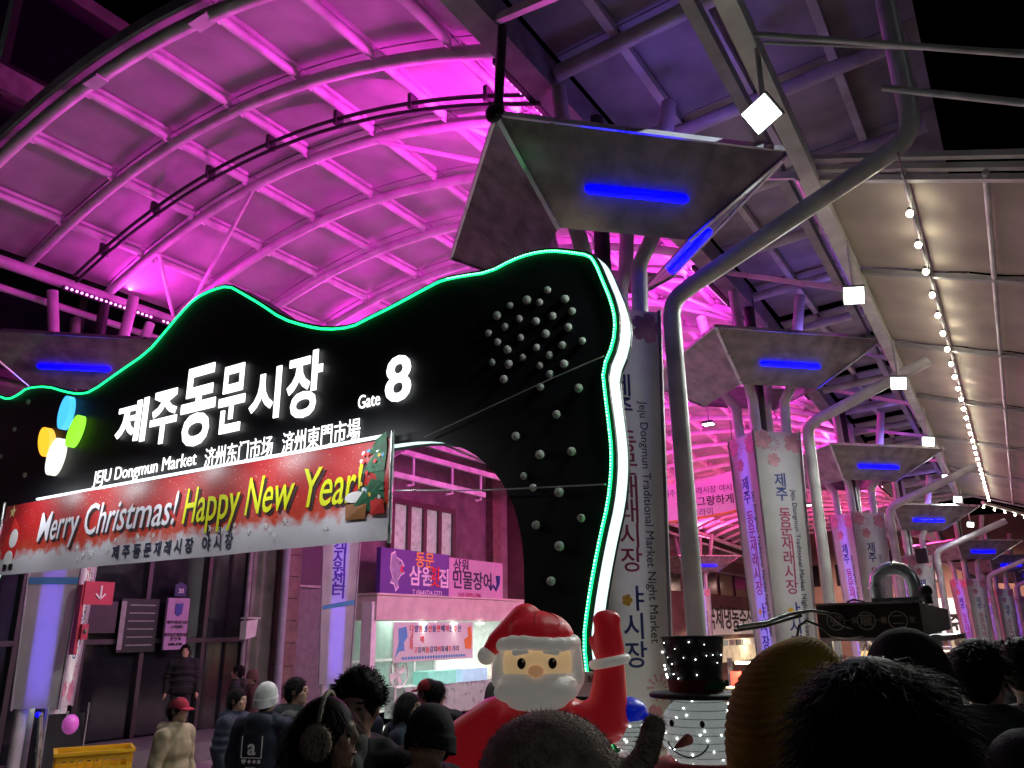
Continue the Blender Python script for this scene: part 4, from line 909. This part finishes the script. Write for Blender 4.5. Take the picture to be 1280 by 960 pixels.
MB().tube([(-.79, 5.95, 2.225), (-.73, 5.95, 2.21), (-.685, 5.95, 2.165), (-.67, 5.95, 2.10), (-.67, 5.95, 2.0)], .044, 16).build('exhaust_duct', CHROME, fs_, True)
for p in (DARC[1], DARC[3]): MB().ell(p, (.058, .058, .012), n=14, k=4).build('duct_ring', CHROME, fs_, True)
MB().box((-.79, 5.95, 1.97), (.28, .2, .12)).build('fan_box', mat('fan_grey', (.12, .14, .13), .4), fs_, True)
MB().ell((-.79, 5.845, 1.97), (.045, .01, .045)).build('fan_cover', DPIPE, fs_, True)
MB().ell((-.585, 5.7, 2.06), (.04, .04, .04)).build('lamp_head', BLKPL, fs_, True); MB().cyl((-.575, 5.7, 1.98), (-.585, 5.7, 2.05), .025, 8).build('lamp_stem', BLKPL, fs_, True)
for k in range(7): MB().cyl((-1.1 + .02 * k, 5.8, 1.5), (-1.0 + .03 * k, 5.8 , 1.74), .006, 4).build('skewer', mat('skewer', (.4, .25, .15), .6), fs_, True)
MB().cyl((-.85, 6.0, 1.75), (-.85, 6.6, 1.75), .015, 6).build('lamp_tube', glow('stall_tube', (1, .8, .5), 5), fs_, True)
lamp('stall_light', 'AREA', (-.85, 6.1, 1.7), 14, (1, .78, .45), fs_, (-.85, 6.1, 0), .6, 1.0)
# further stalls down the lane
for k, (x, y, c) in enumerate(((-1.6, 9.2, (.55, .38, .1)), (-2.0, 15.5, (.6, .5, .2)), (-1.6, 22, (.5, .2, .2)))):
    g0 = gz(x, y); lb = ('food stall with yellow lit counter behind the snowman hat', 'lit food stall further down the lane behind the crowd', 'far food stall with green light far down the lane')[k]
    s3 = thing('lane_stall', lb, 'stall', (x, y, g0), 0, 'food stalls along the lane')
    xx = x - (.9 if k == 0 else 0)
    MB().box((xx, y, g0 + .45), (1.4, .9, .9)).build('counter', mat('stall_front%d' % k, c, .5), s3, True)
    MB().box((xx, y + .3, g0 + 1.25), (1.3, .3, .02)).build('shelf', WHITE, s3, True)
    for j in range(7): MB().box((xx - .55 + .18 * j, y + .28, g0 + 1.34), (.12, .1, .16 + .04 * (j % 3))).build('carton', [INK_RED2, INK_YEL, INK_WHITE, REDP][(j + k) % 4], s3, True)
    for sx_ in (-.66, .66): MB().box((xx + sx_, y + .4, g0 + (.78 if k == 0 else 1.05)), (.05, .05, 1.56 if k == 0 else 2.1)).build('post', ALU, s3, True)
    zt = 1.52 if k == 0 else 2.03
    if k: MB().box((xx, y + .2, g0 + 2.1), (1.5, 1.0, .05)).build('roof_sheet', WHITE, s3, True)
    MB().cyl((xx - .5, y + .1, g0 + zt), (xx + .5, y + .1, g0 + zt), .018, 6).build('lamp_tube', glow('stall_tube', (1, .8, .5), 5), s3, True)
    lamp('stall_light', 'AREA', (xx, y + .1, g0 + zt - .03), 45, (1, .74, .4), s3, (xx, y, g0), 1.1, .1)
# cables
tag(MB().tube([(-1.45, 4.6, 1.86), (-1.38, 4.9, 1.88), (-1.28, 5.1, 1.93), (-1.2, 5.3, 1.95), (-1.12, 5.4, 1.93), (-1.05, 5.45, 1.86), (-1.0, 5.5, 1.84)], .011, 6).build('power_cable', BLKPL), 'black cable looping from the hat to the food stall sign', 'cable', 'black power cables')
tag(MB().tube([(-1.5, 4.7, 1.84), (-1.40, 4.95, 1.86), (-1.3, 5.1, 1.9), (-1.24, 5.2, 1.92)], .011, 6).build('power_cable', BLKPL), 'short black cable rising beside the top hat', 'cable', 'black power cables')
tag(MB().tube([(-1.30, 5.2, 1.60), (-1.29, 5.2, 1.76), (-1.26, 5.2, 1.86), (-1.21, 5.2, 1.89), (-1.15, 5.25, 1.86), (-1.1, 5.3, 1.80), (-1.02, 5.4, 1.79), (-.95, 5.46, 1.8)], .009, 6).build('power_cable', BLKPL), 'black cable arching over the yellow hood to the stall post', 'cable', 'black power cables')
tag(MB().tube([(-1.02, 5.5, 2.0), (-.98, 5.5, 2.015), (-.92, 5.5, 2.0)], .006, 5).build('power_cable', BLKPL), 'small black cable loop on top of the stall sign', 'cable', 'black power cables')

# ================================================================== STREET THINGS AT LEFT
YELC = mat('yellow_plastic', (.72, .40, .01), .45, var=.1)
def crate(x, y, z, rz, label):
    t = thing('yellow_crate', label, 'crate', (x, y, z), rz, 'yellow crates')
    L, W, H = .72, .46, .34
    MB().box((0, 0, .015), (L, W, .03)).build('floor', YELC, t)
    for s_ in (-1, 1):
        for (a, b_) in ((0, .07), (.14, .2), (.27, H)):
            MB().box((0, s_ * W / 2, (a + b_) / 2), (L, .02, b_ - a)).build('rail', YELC, t); MB().box((s_ * L / 2, 0, (a + b_) / 2), (.02, W - .02, b_ - a)).build('rail', YELC, t)
        for k in range(9): MB().box((-.32 + .08 * k, s_ * (W / 2 + .004), H / 2), (.022, .02, H - .02)).build('slat', YELC, t)
        for k in range(5): MB().box((s_ * (L / 2 + .004), -.18 + .09 * k, H / 2), (.02, .022, H - .02)).build('slat', YELC, t)
        MB().box((0, s_ * (W / 2 + .02), H), (L + .05, .04, .03)).build('rim', YELC, t); MB().box((s_ * (L / 2 + .015), 0, H), (.03, W, .03)).build('rim', YELC, t)
    return t
cg = gz(-9)
tb = thing('hand_cart', 'grey hand cart with raised handle carrying the yellow crate', 'cart', (-8.9, 5.4, cg), math.radians(60))
MB().box((0, 0, .16), (.9, .55, .04)).build('deck', DPIPE, tb)
for a in (-.35, .35):
    for b_ in (-.22, .22): MB().tube([(a, b_ - .02, .07), (a, b_ + .02, .07)], .07, 12).build('wheel', BLKPL, tb)
for b_ in (-.24, .24): MB().tube([(-.42, b_, .18), (-.5, b_, .6), (-.56, b_, 1.28)], .016, 8).build('handle_post', ALU, tb)
MB().cyl((-.56, -.24, 1.28), (-.56, .24, 1.28), .016, 8).build('handle', ALU, tb)
for z in (.55, .95): MB().cyl((-.5 - .05 * z, -.24, z), (-.5 - .05 * z, .24, z), .01, 6).build('cross_bar', ALU, tb)
crate(-8.9, 5.4, cg + .18, math.radians(60), 'yellow plastic crate lower in the stack on the hand cart')
crate(-8.9, 5.4, cg + .56, math.radians(62), 'yellow plastic crate topmost on the hand cart')
tag(MB().ell((-9.7, 5.55, .88), (.09, .09, .11)).build('balloon', mat('pink_balloon', (.7, .12, .6), .25, emit=(.8, .15, .7), es=.15)), 'small pink balloon floating behind the yellow crate', 'balloon')
t = thing('folding_board', 'grey folding easel board standing behind the hand cart', 'easel', (-10.8, 6.12, gz(-10.8)), math.radians(65))
MB().box((0, 0, .8), (.42, .02, .75), Matrix.Rotation(-.12, 3, 'X')).build('board', mat('board_grey', (.035, .035, .04), .4), t)
for s_ in (-1, 1): MB().cyl((s_ * .23, .05, 0), (s_ * .23, -.06, 1.3), .010, 6).build('leg', ALU, t)
MB().cyl((0, .4, 0), (0, 0, 1.2), .016, 6).build('leg', ALU, t)

# ================================================================== PEOPLE
SKIN = mat('skin', (.52, .32, .23), .5, var=.1, scale=8)
HAIRM = mat('black_hair', (.007, .006, .006), .62, var=.2, scale=60, spec=.12)
HAIRB = mat('brown_hair', (.02, .012, .008), .6, var=.2, scale=60, spec=.15)
def body_mesh(pose='down'):
    mb = MB()
    mb.ell((0, 0, 1.605), (.074, .092, .112)).ell((0, .035, 1.555), (.058, .062, .068)).ell((0, .092, 1.59), (.012, .018, .014)).cap((0, .088, 1.625), (0, .1, 1.598), .009, .013)
    mb.ell((0, .078, 1.635), (.052, .018, .012)).ell((0, .088, 1.548), (.024, .010, .010)).ell((0, .07, 1.515), (.026, .024, .02))
    for s in (-1, 1): mb.ell((s * .078, -.005, 1.60), (.010, .02, .032)).ell((s * .035, .07, 1.585), (.025, .02, .02))
    mb.cap((0, -.01, 1.42), (0, 0, 1.53), .058, .052)
    mb.ell((0, 0, 1.27), (.165, .105, .20)).ell((0, 0, 1.08), (.14, .1, .16)).ell((0, -.01, .94), (.165, .115, .14)).cap((-.15, 0, 1.40), (.15, 0, 1.40), .06, .06)
    for s in (-1, 1):
        mb.cap((s * .09, 0, .9), (s * .1, .01, .5), .08, .055).cap((s * .1, .01, .5), (s * .1, -.01, .1), .055, .038).cap((s * .1, -.03, .05), (s * .11, .14, .035), .04, .03)
        if pose == 'down': E_, W_ = Vector((s * .25, -.02, 1.12)), Vector((s * .27, .06, .88))
        else: E_, W_ = Vector((s * .25, .02, 1.10)), Vector((s * .13, .26, 1.14))
        mb.cap((s * .19, 0, 1.39), E_, .05, .04).cap(E_, W_, .04, .026)
        d = (W_ - E_).normalized(); side = Vector((0, 1, 0)) if pose == 'down' else Vector((-s, 0, 0)); side = (side - d * side.dot(d)).normalized(); nrm = d.cross(side)
        P = W_ + d * .05; mb.cap(W_, P + d * .02, .024, .034)
        for k in range(4):
            b = P + d * .035 + side * (.024 - .016 * k); L = (.062, .07, .065, .05)[k]; m1 = b + d * L * .5 + nrm * .004 * s; mb.cap(b, m1, .0095, .009).cap(m1, m1 + d * L * .42 + nrm * .02 * s, .009, .0075)
        tb_ = W_ + d * .025 + side * .03; mb.cap(tb_, tb_ + d * .03 + side * .022, .011, .010).cap(tb_ + d * .03 + side * .022, tb_ + d * .06 + side * .024, .010, .008)
    return remesh(mb, .0085, 3)
def jacket_mesh(pose='down', puff=1., hood=True, long_=False):
    mb = MB()
    mb.ell((0, -.01, 1.25), (.205 * puff, .15 * puff, .22)).ell((0, -.01, 1.05), (.20 * puff, .15 * puff, .2)).ell((0, -.01, .90), (.205 * puff, .155 * puff, .12)).cap((-.15, -.01, 1.385), (.15, -.01, 1.385), .083 * puff, .083 * puff)
    if long_: mb.cap((0, -.01, .95), (0, -.01, .55), .2 * puff, .22 * puff)
    mb.tube([(0, -.01, 1.36), (0, -.01, 1.46), (0, -.005, 1.50)], [.12, .09, .078], 16)
    if hood: mb.ell((0, -.12, 1.42), (.13, .075, .085)).cap((-.10, -.03, 1.45), (.10, -.03, 1.45), .05, .05)
    for s in (-1, 1):
        if pose == 'down': E_, W_ = Vector((s * .265, -.02, 1.12)), Vector((s * .28, .055, .90))
        else: E_, W_ = Vector((s * .265, .02, 1.09)), Vector((s * .14, .24, 1.135))
        mb.cap((s * .195, -.01, 1.38), E_, .085 * puff, .07 * puff).cap(E_, W_, .068 * puff, .05 * puff)
        if puff > 1.05:
            for f in (.3, .6, .9): p = Vector((s * .195, -.01, 1.38)).lerp(E_, f); mb.ell(p, (.09 * puff, .09 * puff, .05))
    if puff > 1.05:
        for z in (.95, 1.08, 1.21, 1.33): mb.ell((0, -.01, z), (.222 * puff, .165 * puff, .07))
    me = remesh(mb, .013, 3)
    for v in me.vertices:       # soft folds
        p = v.co; k = .003 * math.sin(38 * p.z + 9 * p.x + 5 * math.sin(11 * p.y)) + .003 * math.sin(23 * p.x - 17 * p.z); v.co += v.normal * k
    return me
def trousers_mesh():
    mb = MB().ell((0, -.01, .93), (.178, .13, .13))
    for s in (-1, 1): mb.cap((s * .09, 0, .9), (s * .1, .01, .5), .098, .078).cap((s * .1, .01, .5), (s * .1, -.01, .13), .076, .068)
    return remesh(mb, .015, 3)
SHOE = remesh(MB().cap((0, -.04, .05), (0, .05, .05), .05, .052).cap((0, .05, .045), (.005, .15, .035), .05, .036).box((0, .05, .012), (.09, .26, .022)), .01, 2)
BODY = {p: body_mesh(p) for p in ('down', 'hold')}
JACK = {('down', 1): jacket_mesh('down'), ('hold', 1): jacket_mesh('hold'), ('down', 2): jacket_mesh('down', 1.13), ('hold', 2): jacket_mesh('hold', 1.13), ('down', 3): jacket_mesh('down', 1.05, True, True)}
TROU = trousers_mesh()
def strands(mb, n, c, r, ln, th, zmin=-.45, face=.45, curl=0., droop=.5, rnd=random):
    for _ in range(n):
        while True:
            a = rnd.uniform(0, 2 * PI); u = rnd.uniform(zmin, 1); rr = math.sqrt(1 - u * u); d = Vector((rr * math.cos(a), rr * math.sin(a), u))
            if d.y > face and d.z < .55: continue
            break
        p = Vector((c[0] + r[0] * d.x * .97, c[1] + r[1] * d.y * .97, c[2] + r[2] * d.z * .97)); L = ln * rnd.uniform(.5, 1.2)
        tng = Vector((d.x * .5 + rnd.uniform(-.6, .6), d.y * .5 + rnd.uniform(-.6, .6), d.z * .4 - droop)).normalized()
        s = d.cross(tng).normalized() * th; q = p + d * th * 2 + tng * L * .5 + Vector((rnd.uniform(-curl, curl), rnd.uniform(-curl, curl), rnd.uniform(-curl, curl))); e = p + tng * L + d * rnd.uniform(-.2, .5) * L * .3
        mb.add([p - s, p + s, q + s * .8, q - s * .8, e], [(0, 1, 2, 3), (3, 2, 4)], True)
def hair_mesh(style='short', n=1500):
    rnd = random.Random(hash(style) % 7 + n); base = MB().ell((0, -.014, 1.628), (.087, .101, .106), n=20, k=14)
    if style in ('short', 'dense'): base.ell((0, -.05, 1.575), (.078, .06, .075))
    if style == 'curly':
        for _ in range(150):
            a = rnd.uniform(0, 2 * PI); u = rnd.uniform(-.1, 1); rr = math.sqrt(1 - u * u); d = Vector((rr * math.cos(a), rr * math.sin(a), u))
            if d.y > .55 and d.z < .45: continue
            base.ell((d.x * .092, -.01 + d.y * .105, 1.635 + d.z * .115), (.02, .02, .02), n=8, k=5)
    if style == 'long':
        base.cap((-.05, -.06, 1.6), (-.06, -.09, 1.32), .06, .055).cap((.05, -.06, 1.6), (.06, -.09, 1.32), .06, .055).cap((0, -.08, 1.6), (0, -.11, 1.3), .06, .05)
        for s in (-1, 1): base.cap((s * .078, .015, 1.62), (s * .085, .03, 1.38), .026, .022)
    me = remesh(base, .011, 2); mb = MB(); mb.add([v.co for v in me.vertices], [tuple(p.vertices) for p in me.polygons], True)
    if style == 'long': strands(mb, n, (0, -.02, 1.625), (.09, .104, .108), .14, .0022, -.6, .4, .005, 1.2, rnd)
    elif style == 'curly': strands(mb, n, (0, -.012, 1.64), (.102, .115, .118), .026, .0018, -.2, .5, .012, .1, rnd)
    elif style == 'dense': strands(mb, n, (0, -.016, 1.625), (.091, .105, .110), .062, .0010, -.7, .5, .010, .6, rnd)
    else: strands(mb, n, (0, -.016, 1.625), (.089, .103, .108), .05, .0018, -.6, .5, .006, .5, rnd)
    return mb.mesh('hair')
NAPE = remesh(MB().ell((0, -.045, 1.575), (.076, .058, .07)), .01, 2)
HAIR = {'nape': NAPE, 'short': hair_mesh('short', 900), 'curly': hair_mesh('curly', 1200), 'long': hair_mesh('long', 1300), 'dense': hair_mesh('dense', 5200)}
def knit_mesh(ribs='v', n=64, fold=True, top=.122, wide=1.):
    mb = MB(); vs = []; fs = []; K = 26
    for i in range(K + 1):
        t = i / K; z = 1.545 + (.062 + top) * t
        prof = math.sqrt(max(0, 1 - max(0, (t - .30) / .70) ** 2.3)); f = 1.06 if fold and t < .32 else 1.0
        for k in range(n):
            a = 2 * PI * k / n; rib = 1 + (.010 * (1 if k % 2 else -1) * (1 - t * .8) if ribs == 'v' else .018 * math.sin(t * 60))
            r = max(.002, prof) * f * rib * wide; back = -.05 * math.cos(a) if False else 0
            zz = z - (.03 if math.sin(a) < 0 else -.03) * abs(math.sin(a)) * (1 - t)
            vs.append((.094 * r * math.cos(a), -.008 + .110 * r * math.sin(a), zz + .012))
    for i in range(K):
        for k in range(n): k2 = (k + 1) % n; fs.append((i * n + k, i * n + k2, (i + 1) * n + k2, (i + 1) * n + k))
    return mb.add(vs, fs, True).mesh('beanie')
BEAN = knit_mesh()
def cap_mesh():
    mb = MB(); mb.ell((0, -.005, 1.632), (.092, .108, .100), n=24, k=14)
    mb.v = [(x, y, max(z, 1.628 + .0 * y)) for x, y, z in mb.v]
    return mb.mesh('cap_dome')
CAPD = cap_mesh()
vs = []; fs = []
for i in range(13):
    a = PI * (i / 12); 
    for j in range(5): t = j / 4; vs.append(((.086 + .004 * t) * math.cos(a) * (1 - .12 * t), .06 + (.045 + .075 * t) * math.sin(a) , 1.634 - .016 * t * math.sin(a) - .016 * t * math.cos(a) ** 2))
for i in range(12):
    for j in range(4): q_ = i * 5 + j; fs.append((q_, q_ + 1, q_ + 6, q_ + 5))
CAPB = MB().add(vs + [(x, y, z - .005) for x, y, z in vs], fs + [tuple(reversed([k + len(vs) for k in f])) for f in fs], True).mesh('cap_brim')
EYEM = MB().ell((0, 0, 0), (.0125, .008, .0065), n=10, k=6).mesh('eye'); BROW = MB().cap((-.016, 0, 0), (.016, 0, -.001), .004, .003, 6).mesh('eyebrow'); LIPS = MB().ell((0, 0, 0), (.022, .006, .006), n=10, k=6).mesh('lips')
LIPM = mat('lip', (.34, .12, .11), .45, var=0)
def fabric(n_, c, r_=.85): return mat(n_, c, r_, var=.2, scale=14, bump=.35, bscale=180)
def person(x, y, h, face, label, jacket=None, jk=1, trou=None, pose='down', hair='short', hairm=None, hat=None, hatm=None, z=None, facial=False, group=None):
    k = h / 1.735
    t = thing('person', label, 'person', (x, y, gz(x, y) if z is None else z), face, group); t.scale = (k, k, k)
    obj('body', BODY[pose], SKIN, t); obj('jacket', JACK[(pose, jk)], jacket or fabric('black_jacket', (.012, .012, .014)), t)
    obj('trousers', TROU, trou or fabric('dark_trousers', (.015, .016, .02)), t)
    for s in (-1, 1): obj('shoe', SHOE, BLKPL, t, (s * .1, 0, 0))
    if hat == 'beanie' and hair: hair = 'nape'
    if hair: obj('hair', HAIR[hair], hairm or HAIRM, t)
    if hat == 'beanie': obj('beanie', BEAN, hatm, t)
    if hat == 'cap': c = obj('cap', CAPD, hatm, t); obj('brim', CAPB, hatm, c)
    if facial:
        for s in (-1, 1): obj('eye', EYEM, BLKPL, t, (s * .032, .083, 1.608)); obj('eyebrow', BROW, HAIRM, t, (s * .033, .089, 1.632))
        obj('lips', LIPS, LIPM, t, (0, .096, 1.548))
    return t
# facing: 0 = along +Y; toward camera ~ PI
D = math.radians
NAVYJ = fabric('navy_jacket', (.018, .026, .05)); BEIGE = fabric('beige_jacket', (.42, .34, .22)); GREYJ = fabric('grey_parka', (.05, .055, .055)); OLIVE = fabric('olive_knit', (.10, .09, .06)); WKNIT = fabric('white_knit', (.85, .85, .84)); REDC = fabric('red_cap', (.50, .02, .06)); BLKK = fabric('black_knit', (.010, .010, .011)); GREYK = fabric('grey_knit', (.13, .12, .11))
person(-.21, 1.23, 1.82, D(6), 'tall person with thick black hair directly in front, seen from behind', jk=1, hair='dense')
person(-.30, 2.28, 1.85, D(0), 'person in black knit cap behind the big dark head', hat='beanie', hatm=BLKK, jacket=fabric('fur_coat', (.16, .12, .07)))
person(-.235, 3.75, 1.81, D(-20), 'dark haired person in grey hooded parka, seen from behind at right', jacket=GREYJ, jk=2)
person(-.10, 4.3, 1.77, D(10), 'dark haired person at the right edge behind the grey parka', hair='curly', hairm=HAIRB)
p6 = person(-.06, 1.9, 1.66, D(0), 'person in dark padded jacket at the lower right corner', jk=2, hat='beanie', hatm=BLKK)
person(-.55, 6.9, 1.72, D(0), 'dark haired visitor walking down the lane beyond the stall', jacket=NAVYJ)
person(-.35, 8.4, 1.74, D(160), 'visitor in dark coat facing the camera further down the lane', facial=True)
person(-.75, 10.2, 1.70, D(20), 'visitor in grey parka far down the lane', jacket=GREYJ)
# yellow ribbed knit hood
yp = person(-.452, 1.68, 1.83, D(25), 'person wrapped in a mustard ribbed knit hood, seen from behind', hair=None, jk=1)
vs = []; fs = []; K = 112; n_ = 44
for i in range(K + 1):
    t = i / K; ang = t * PI / 2 * 1.0
    if t < .55: zz = 1.745 - .17 * (1 - math.cos(t / .55 * PI / 2)); r = math.sin(t / .55 * PI / 2); r = r ** .9
    else: u = (t - .55) / .45; zz = 1.575 - .22 * u; r = 1 + .05 * math.sin(u * PI) - .1 * u + .75 * u ** 2.2
    rib = 1 + .024 * math.sin(i * 2 * PI / 3.2)
    for k in range(n_):
        a = 2 * PI * k / n_; vs.append((.118 * r * rib * math.cos(a) + .02 * (1 - t) - .012 * math.sin(5 * t), -.012 + .132 * r * rib * math.sin(a) - .02 * (1 - t), zz + .02 * math.sin(a) * min(t, .6) + (.05 * math.cos(a) + .008 * math.sin(2 * a + 4 * t)) * min(1, t * 2)))
for i in range(K):
    for k in range(n_): k2 = (k + 1) % n_; fs.append((i * n_ + k, (i + 1) * n_ + k, (i + 1) * n_ + k2, i * n_ + k2))
obj('knit_hood', MB().add(vs, fs, True).mesh('knit_hood'), fabric('mustard_knit', (.72, .46, .06)), yp)
# beige fleece hat with ears
fp = person(-.84, 1.43, 1.71, D(30), 'person in a fuzzy beige fleece hat with ear flaps in front of santa', hair=None, jk=1)
FLE = mat('fleece', (.58, .46, .36), .95, var=.3, scale=40, bump=1., bscale=120)
mb = MB().ell((0, -.01, 1.625), (.140, .140, .125), n=24, k=14).ell((0, -.02, 1.55), (.142, .138, .09)).cap((.115, 0, 1.60), (.185, -.01, 1.665), .028, .024).cap((.185, -.01, 1.665), (.205, -.01, 1.72), .026, .024).cap((-.11, 0, 1.54), (-.13, .02, 1.40), .04, .03)
me = remesh(mb, .009, 3); m2 = MB(); m2.add([v.co for v in me.vertices], [tuple(p.vertices) for p in me.polygons], True)
rn = random.Random(5)
for v in list(me.vertices)[::2]:
    d = (v.normal + Vector((rn.uniform(-.7, .7), rn.uniform(-.7, .7), rn.uniform(-.7, .7)))).normalized(); s = d.orthogonal().normalized() * .0012; m2.add([v.co - s, v.co + s, v.co + d * rn.uniform(.004, .011)], [(0, 1, 2)], True)
obj('fleece_hat', m2.mesh('fleece_hat'), FLE, fp)
# woman with ear muffs, curly man
wp = person(-2.12, 2.12, 1.70, D(-62), 'woman with long hair and pale fluffy ear muffs in profile', hair='long', hairm=HAIRB, facial=True, jacket=fabric('brown_coat', (.02, .015, .013)), jk=1)
MUFF = mat('muff_fur', (.50, .42, .33), .95, var=.3, scale=60, bump=1, bscale=150)
for s_ in (-1, 1):
    mb = MB().ell((s_ * .118, -.005, 1.592), (.03, .055, .06), n=18, k=12); base = list(mb.v)
    for p in base * 5:
        d = (Vector(p) - Vector((s_ * .09, -.005, 1.592))).normalized(); d = (d + Vector((rn.uniform(-.6, .6), rn.uniform(-.6, .6), rn.uniform(-.6, .6)))).normalized(); s = d.orthogonal().normalized() * .001; p = Vector(p); mb.add([p - s, p + s, p + d * .012], [(0, 1, 2)], True)
    mb.build('ear_muff', MUFF, wp)
MB().tube([(.1 * math.cos(a), -.005, 1.63 + .115 * math.sin(a)) for a in [PI * k / 14 for k in range(15)]], .009, 8).build('muff_band', MUFF, wp)
cp = person(-2.40, 2.56, 1.75, D(205), 'man with curly dark hair and grey top facing the camera', hair='curly', facial=True, jk=1, jacket=fabric('black_coat', (.013, .013, .015)))
obj('sweater_front', remesh(MB().ell((0, .10, 1.28), (.085, .065, .19)).cap((0, .03, 1.42), (0, .04, 1.47), .075, .065), .012, 3), fabric('grey_sweater', (.12, .12, .115)), cp)
person(-2.02, 2.55, 1.64, D(190), 'person in black hooded coat right of the curly haired man', hat='beanie', hatm=BLKK, jk=2)
# mid-distance at the left
wb = person(-5.29, 4.59, 1.62, D(20), 'person in white knit cap and navy jacket with white print on the back', hat='beanie', hatm=WKNIT, jacket=NAVYJ, jk=1)
for s_, z, sz in (('a', 1.24, .17), ('♥ ◆ ● ■', 1.135, .035), ('sports', 1.09, .035), ('전문의 의상', 1.045, .045)):
    o = obj('back_print', text(s_, sz, .02 if s_ == 'a' else .005, .002), INK_WHITE, wb, (0, -.176 - (.004 if s_ == 'a' else 0), z), (PI / 2, 0, 0))
mb = MB()
for a_, b_ in (((-.09, 1.33), (-.09, 1.165)), ((-.09, 1.165), (.09, 1.165)), ((.09, 1.165), (.09, 1.33))): mb.beam((a_[0], -.178, a_[1]), (b_[0], -.178, b_[1]), .006, .006)
mb.build('back_print', INK_WHITE, wb)
person(-5.5, 5.1, 1.64, D(-60), 'dark haired person beside the white knit cap', facial=True, jacket=GREYJ)
person(-5.15, 5.6, 1.55, D(-20), 'short dark haired person half hidden behind the white knit cap', jacket=NAVYJ)
person(-4.6, 5.9, 1.56, D(10), 'dark haired person in front of the purple lettered column', jk=2)
bp_ = person(-6.5, 4.67, 1.50, D(-70), 'man in beige hooded jacket and red cap walking right', hat='cap', hatm=REDC, jacket=BEIGE, jk=1, facial=True)
person(-6.75, 5.5, 1.52, D(-70), 'person in dark blue coat walking behind the beige jacket', jacket=NAVYJ, jk=2, group=None)
person(-13.55, 9.75, 1.70, D(230), 'person in black standing on the step beneath the lilac sign', facial=True, z=0.0, jk=2)
person(-11.6, 9.4, 1.66, D(130), 'person in black by the glass front left of the downpipe', facial=True)
person(-11.1, 9.3, 1.58, D(150), 'person in black and maroon hood by the downpipe', jacket=fabric('maroon_coat', (.06, .02, .02)), hat='beanie', hatm=fabric('maroon_knit', (.09, .03, .03)))
# by the fish shop
person(-4.68, 5.86, 1.58, D(95), 'person in bright red cap and orange scarf near the fish shop counter', hat='cap', hatm=fabric('bright_red_cap', (.62, .01, .015)), jacket=fabric('orange_coat', (.4, .12, .03)), facial=True)
person(-4.2, 5.05, 1.52, D(-75), 'dark haired woman in profile near the fish shop', hair='long', facial=True, jacket=NAVYJ, pose='hold')
person(-3.98, 5.9, 1.55, D(20), 'person in grey knit cap and dark jacket left of santa', hat='beanie', hatm=GREYK, jacket=fabric('charcoal_jacket', (.035, .038, .038)), pose='hold')
person(-3.75, 4.75, 1.46, D(-30), 'person in navy padded jacket holding a phone beside santa', jacket=NAVYJ, jk=2, pose='hold')
person(-4.45, 5.35, 1.5, D(0), 'dark haired person behind the black hooded coat', jacket=GREYJ)
ph = thing('smartphone', 'pale glowing phone held up beside the red inflatable arm', 'phone', (-3.55, 4.95, .97))
MB().box((-3.55, 4.95, 1.02), (.075, .01, .15), Matrix.Rotation(.5, 3, 'Y')).build('case', BLKPL, ph, True); MB().box((-3.55, 4.942, 1.02), (.068, .004, .14), Matrix.Rotation(.5, 3, 'Y')).build('screen', glow('screen', (.6, .75, 1), .9), ph, True)

# writing and prints belong to the panel they lie on
NEST = {'market_gate': ('front_panel', ('letter', 'lettering', 'logo_petal', 'dome_lamp')), 'christmas_banner': ('cloth', ('lettering', 'lettering_shadow', 'print')), 'fish_print_banner': ('sheet', ('lettering', 'print')), 'stall_sign': ('board', ('lettering',)), 'menu_sheet': ('board', ('lettering',)), 'purple_signboard': ('board', ('lettering', 'emblem')), 'house_number': ('plate', ('lettering',)), 'arrow_sign': ('plate', ('arrow',)), 'paper_notice': ('sheet', ('lettering',)), 'far_shop_building': ('signboard', ('lettering',)), 'lane_end_building': ('signboard', ('lettering',)), 'hanging_banner': ('cloth', ('lettering', 'orange_rim')), 'food_stall': ('sign_box', ('lettering', 'ring', 'sign_rim')), 'menu_board': ('board', ('strip',)), 'person': ('body', ('eye', 'eyebrow', 'lips')), 'inflatable_santa': ('head', ('eye', 'eye_glint', 'eyebrow', 'nose')), 'light_up_snowman': ('head', ('eye', 'smile', 'carrot_nose'))}
for r in [o for o in C.objects if o.parent is None]:
    kd = r.name.split('.')[0]
    if kd in NEST:
        host = [c for c in r.children if c.name.split('.')[0] == NEST[kd][0]][0]
        for c in list(r.children):
            b = c.name.split('.')[0]
            if c is not host and (b in NEST[kd][1] or ('print' in NEST[kd][1] and b.endswith('_print'))): c.parent = host
bpy.data.scenes.remove(TMP)
for me in list(bpy.data.meshes):
    if me.users == 0: bpy.data.meshes.remove(me)
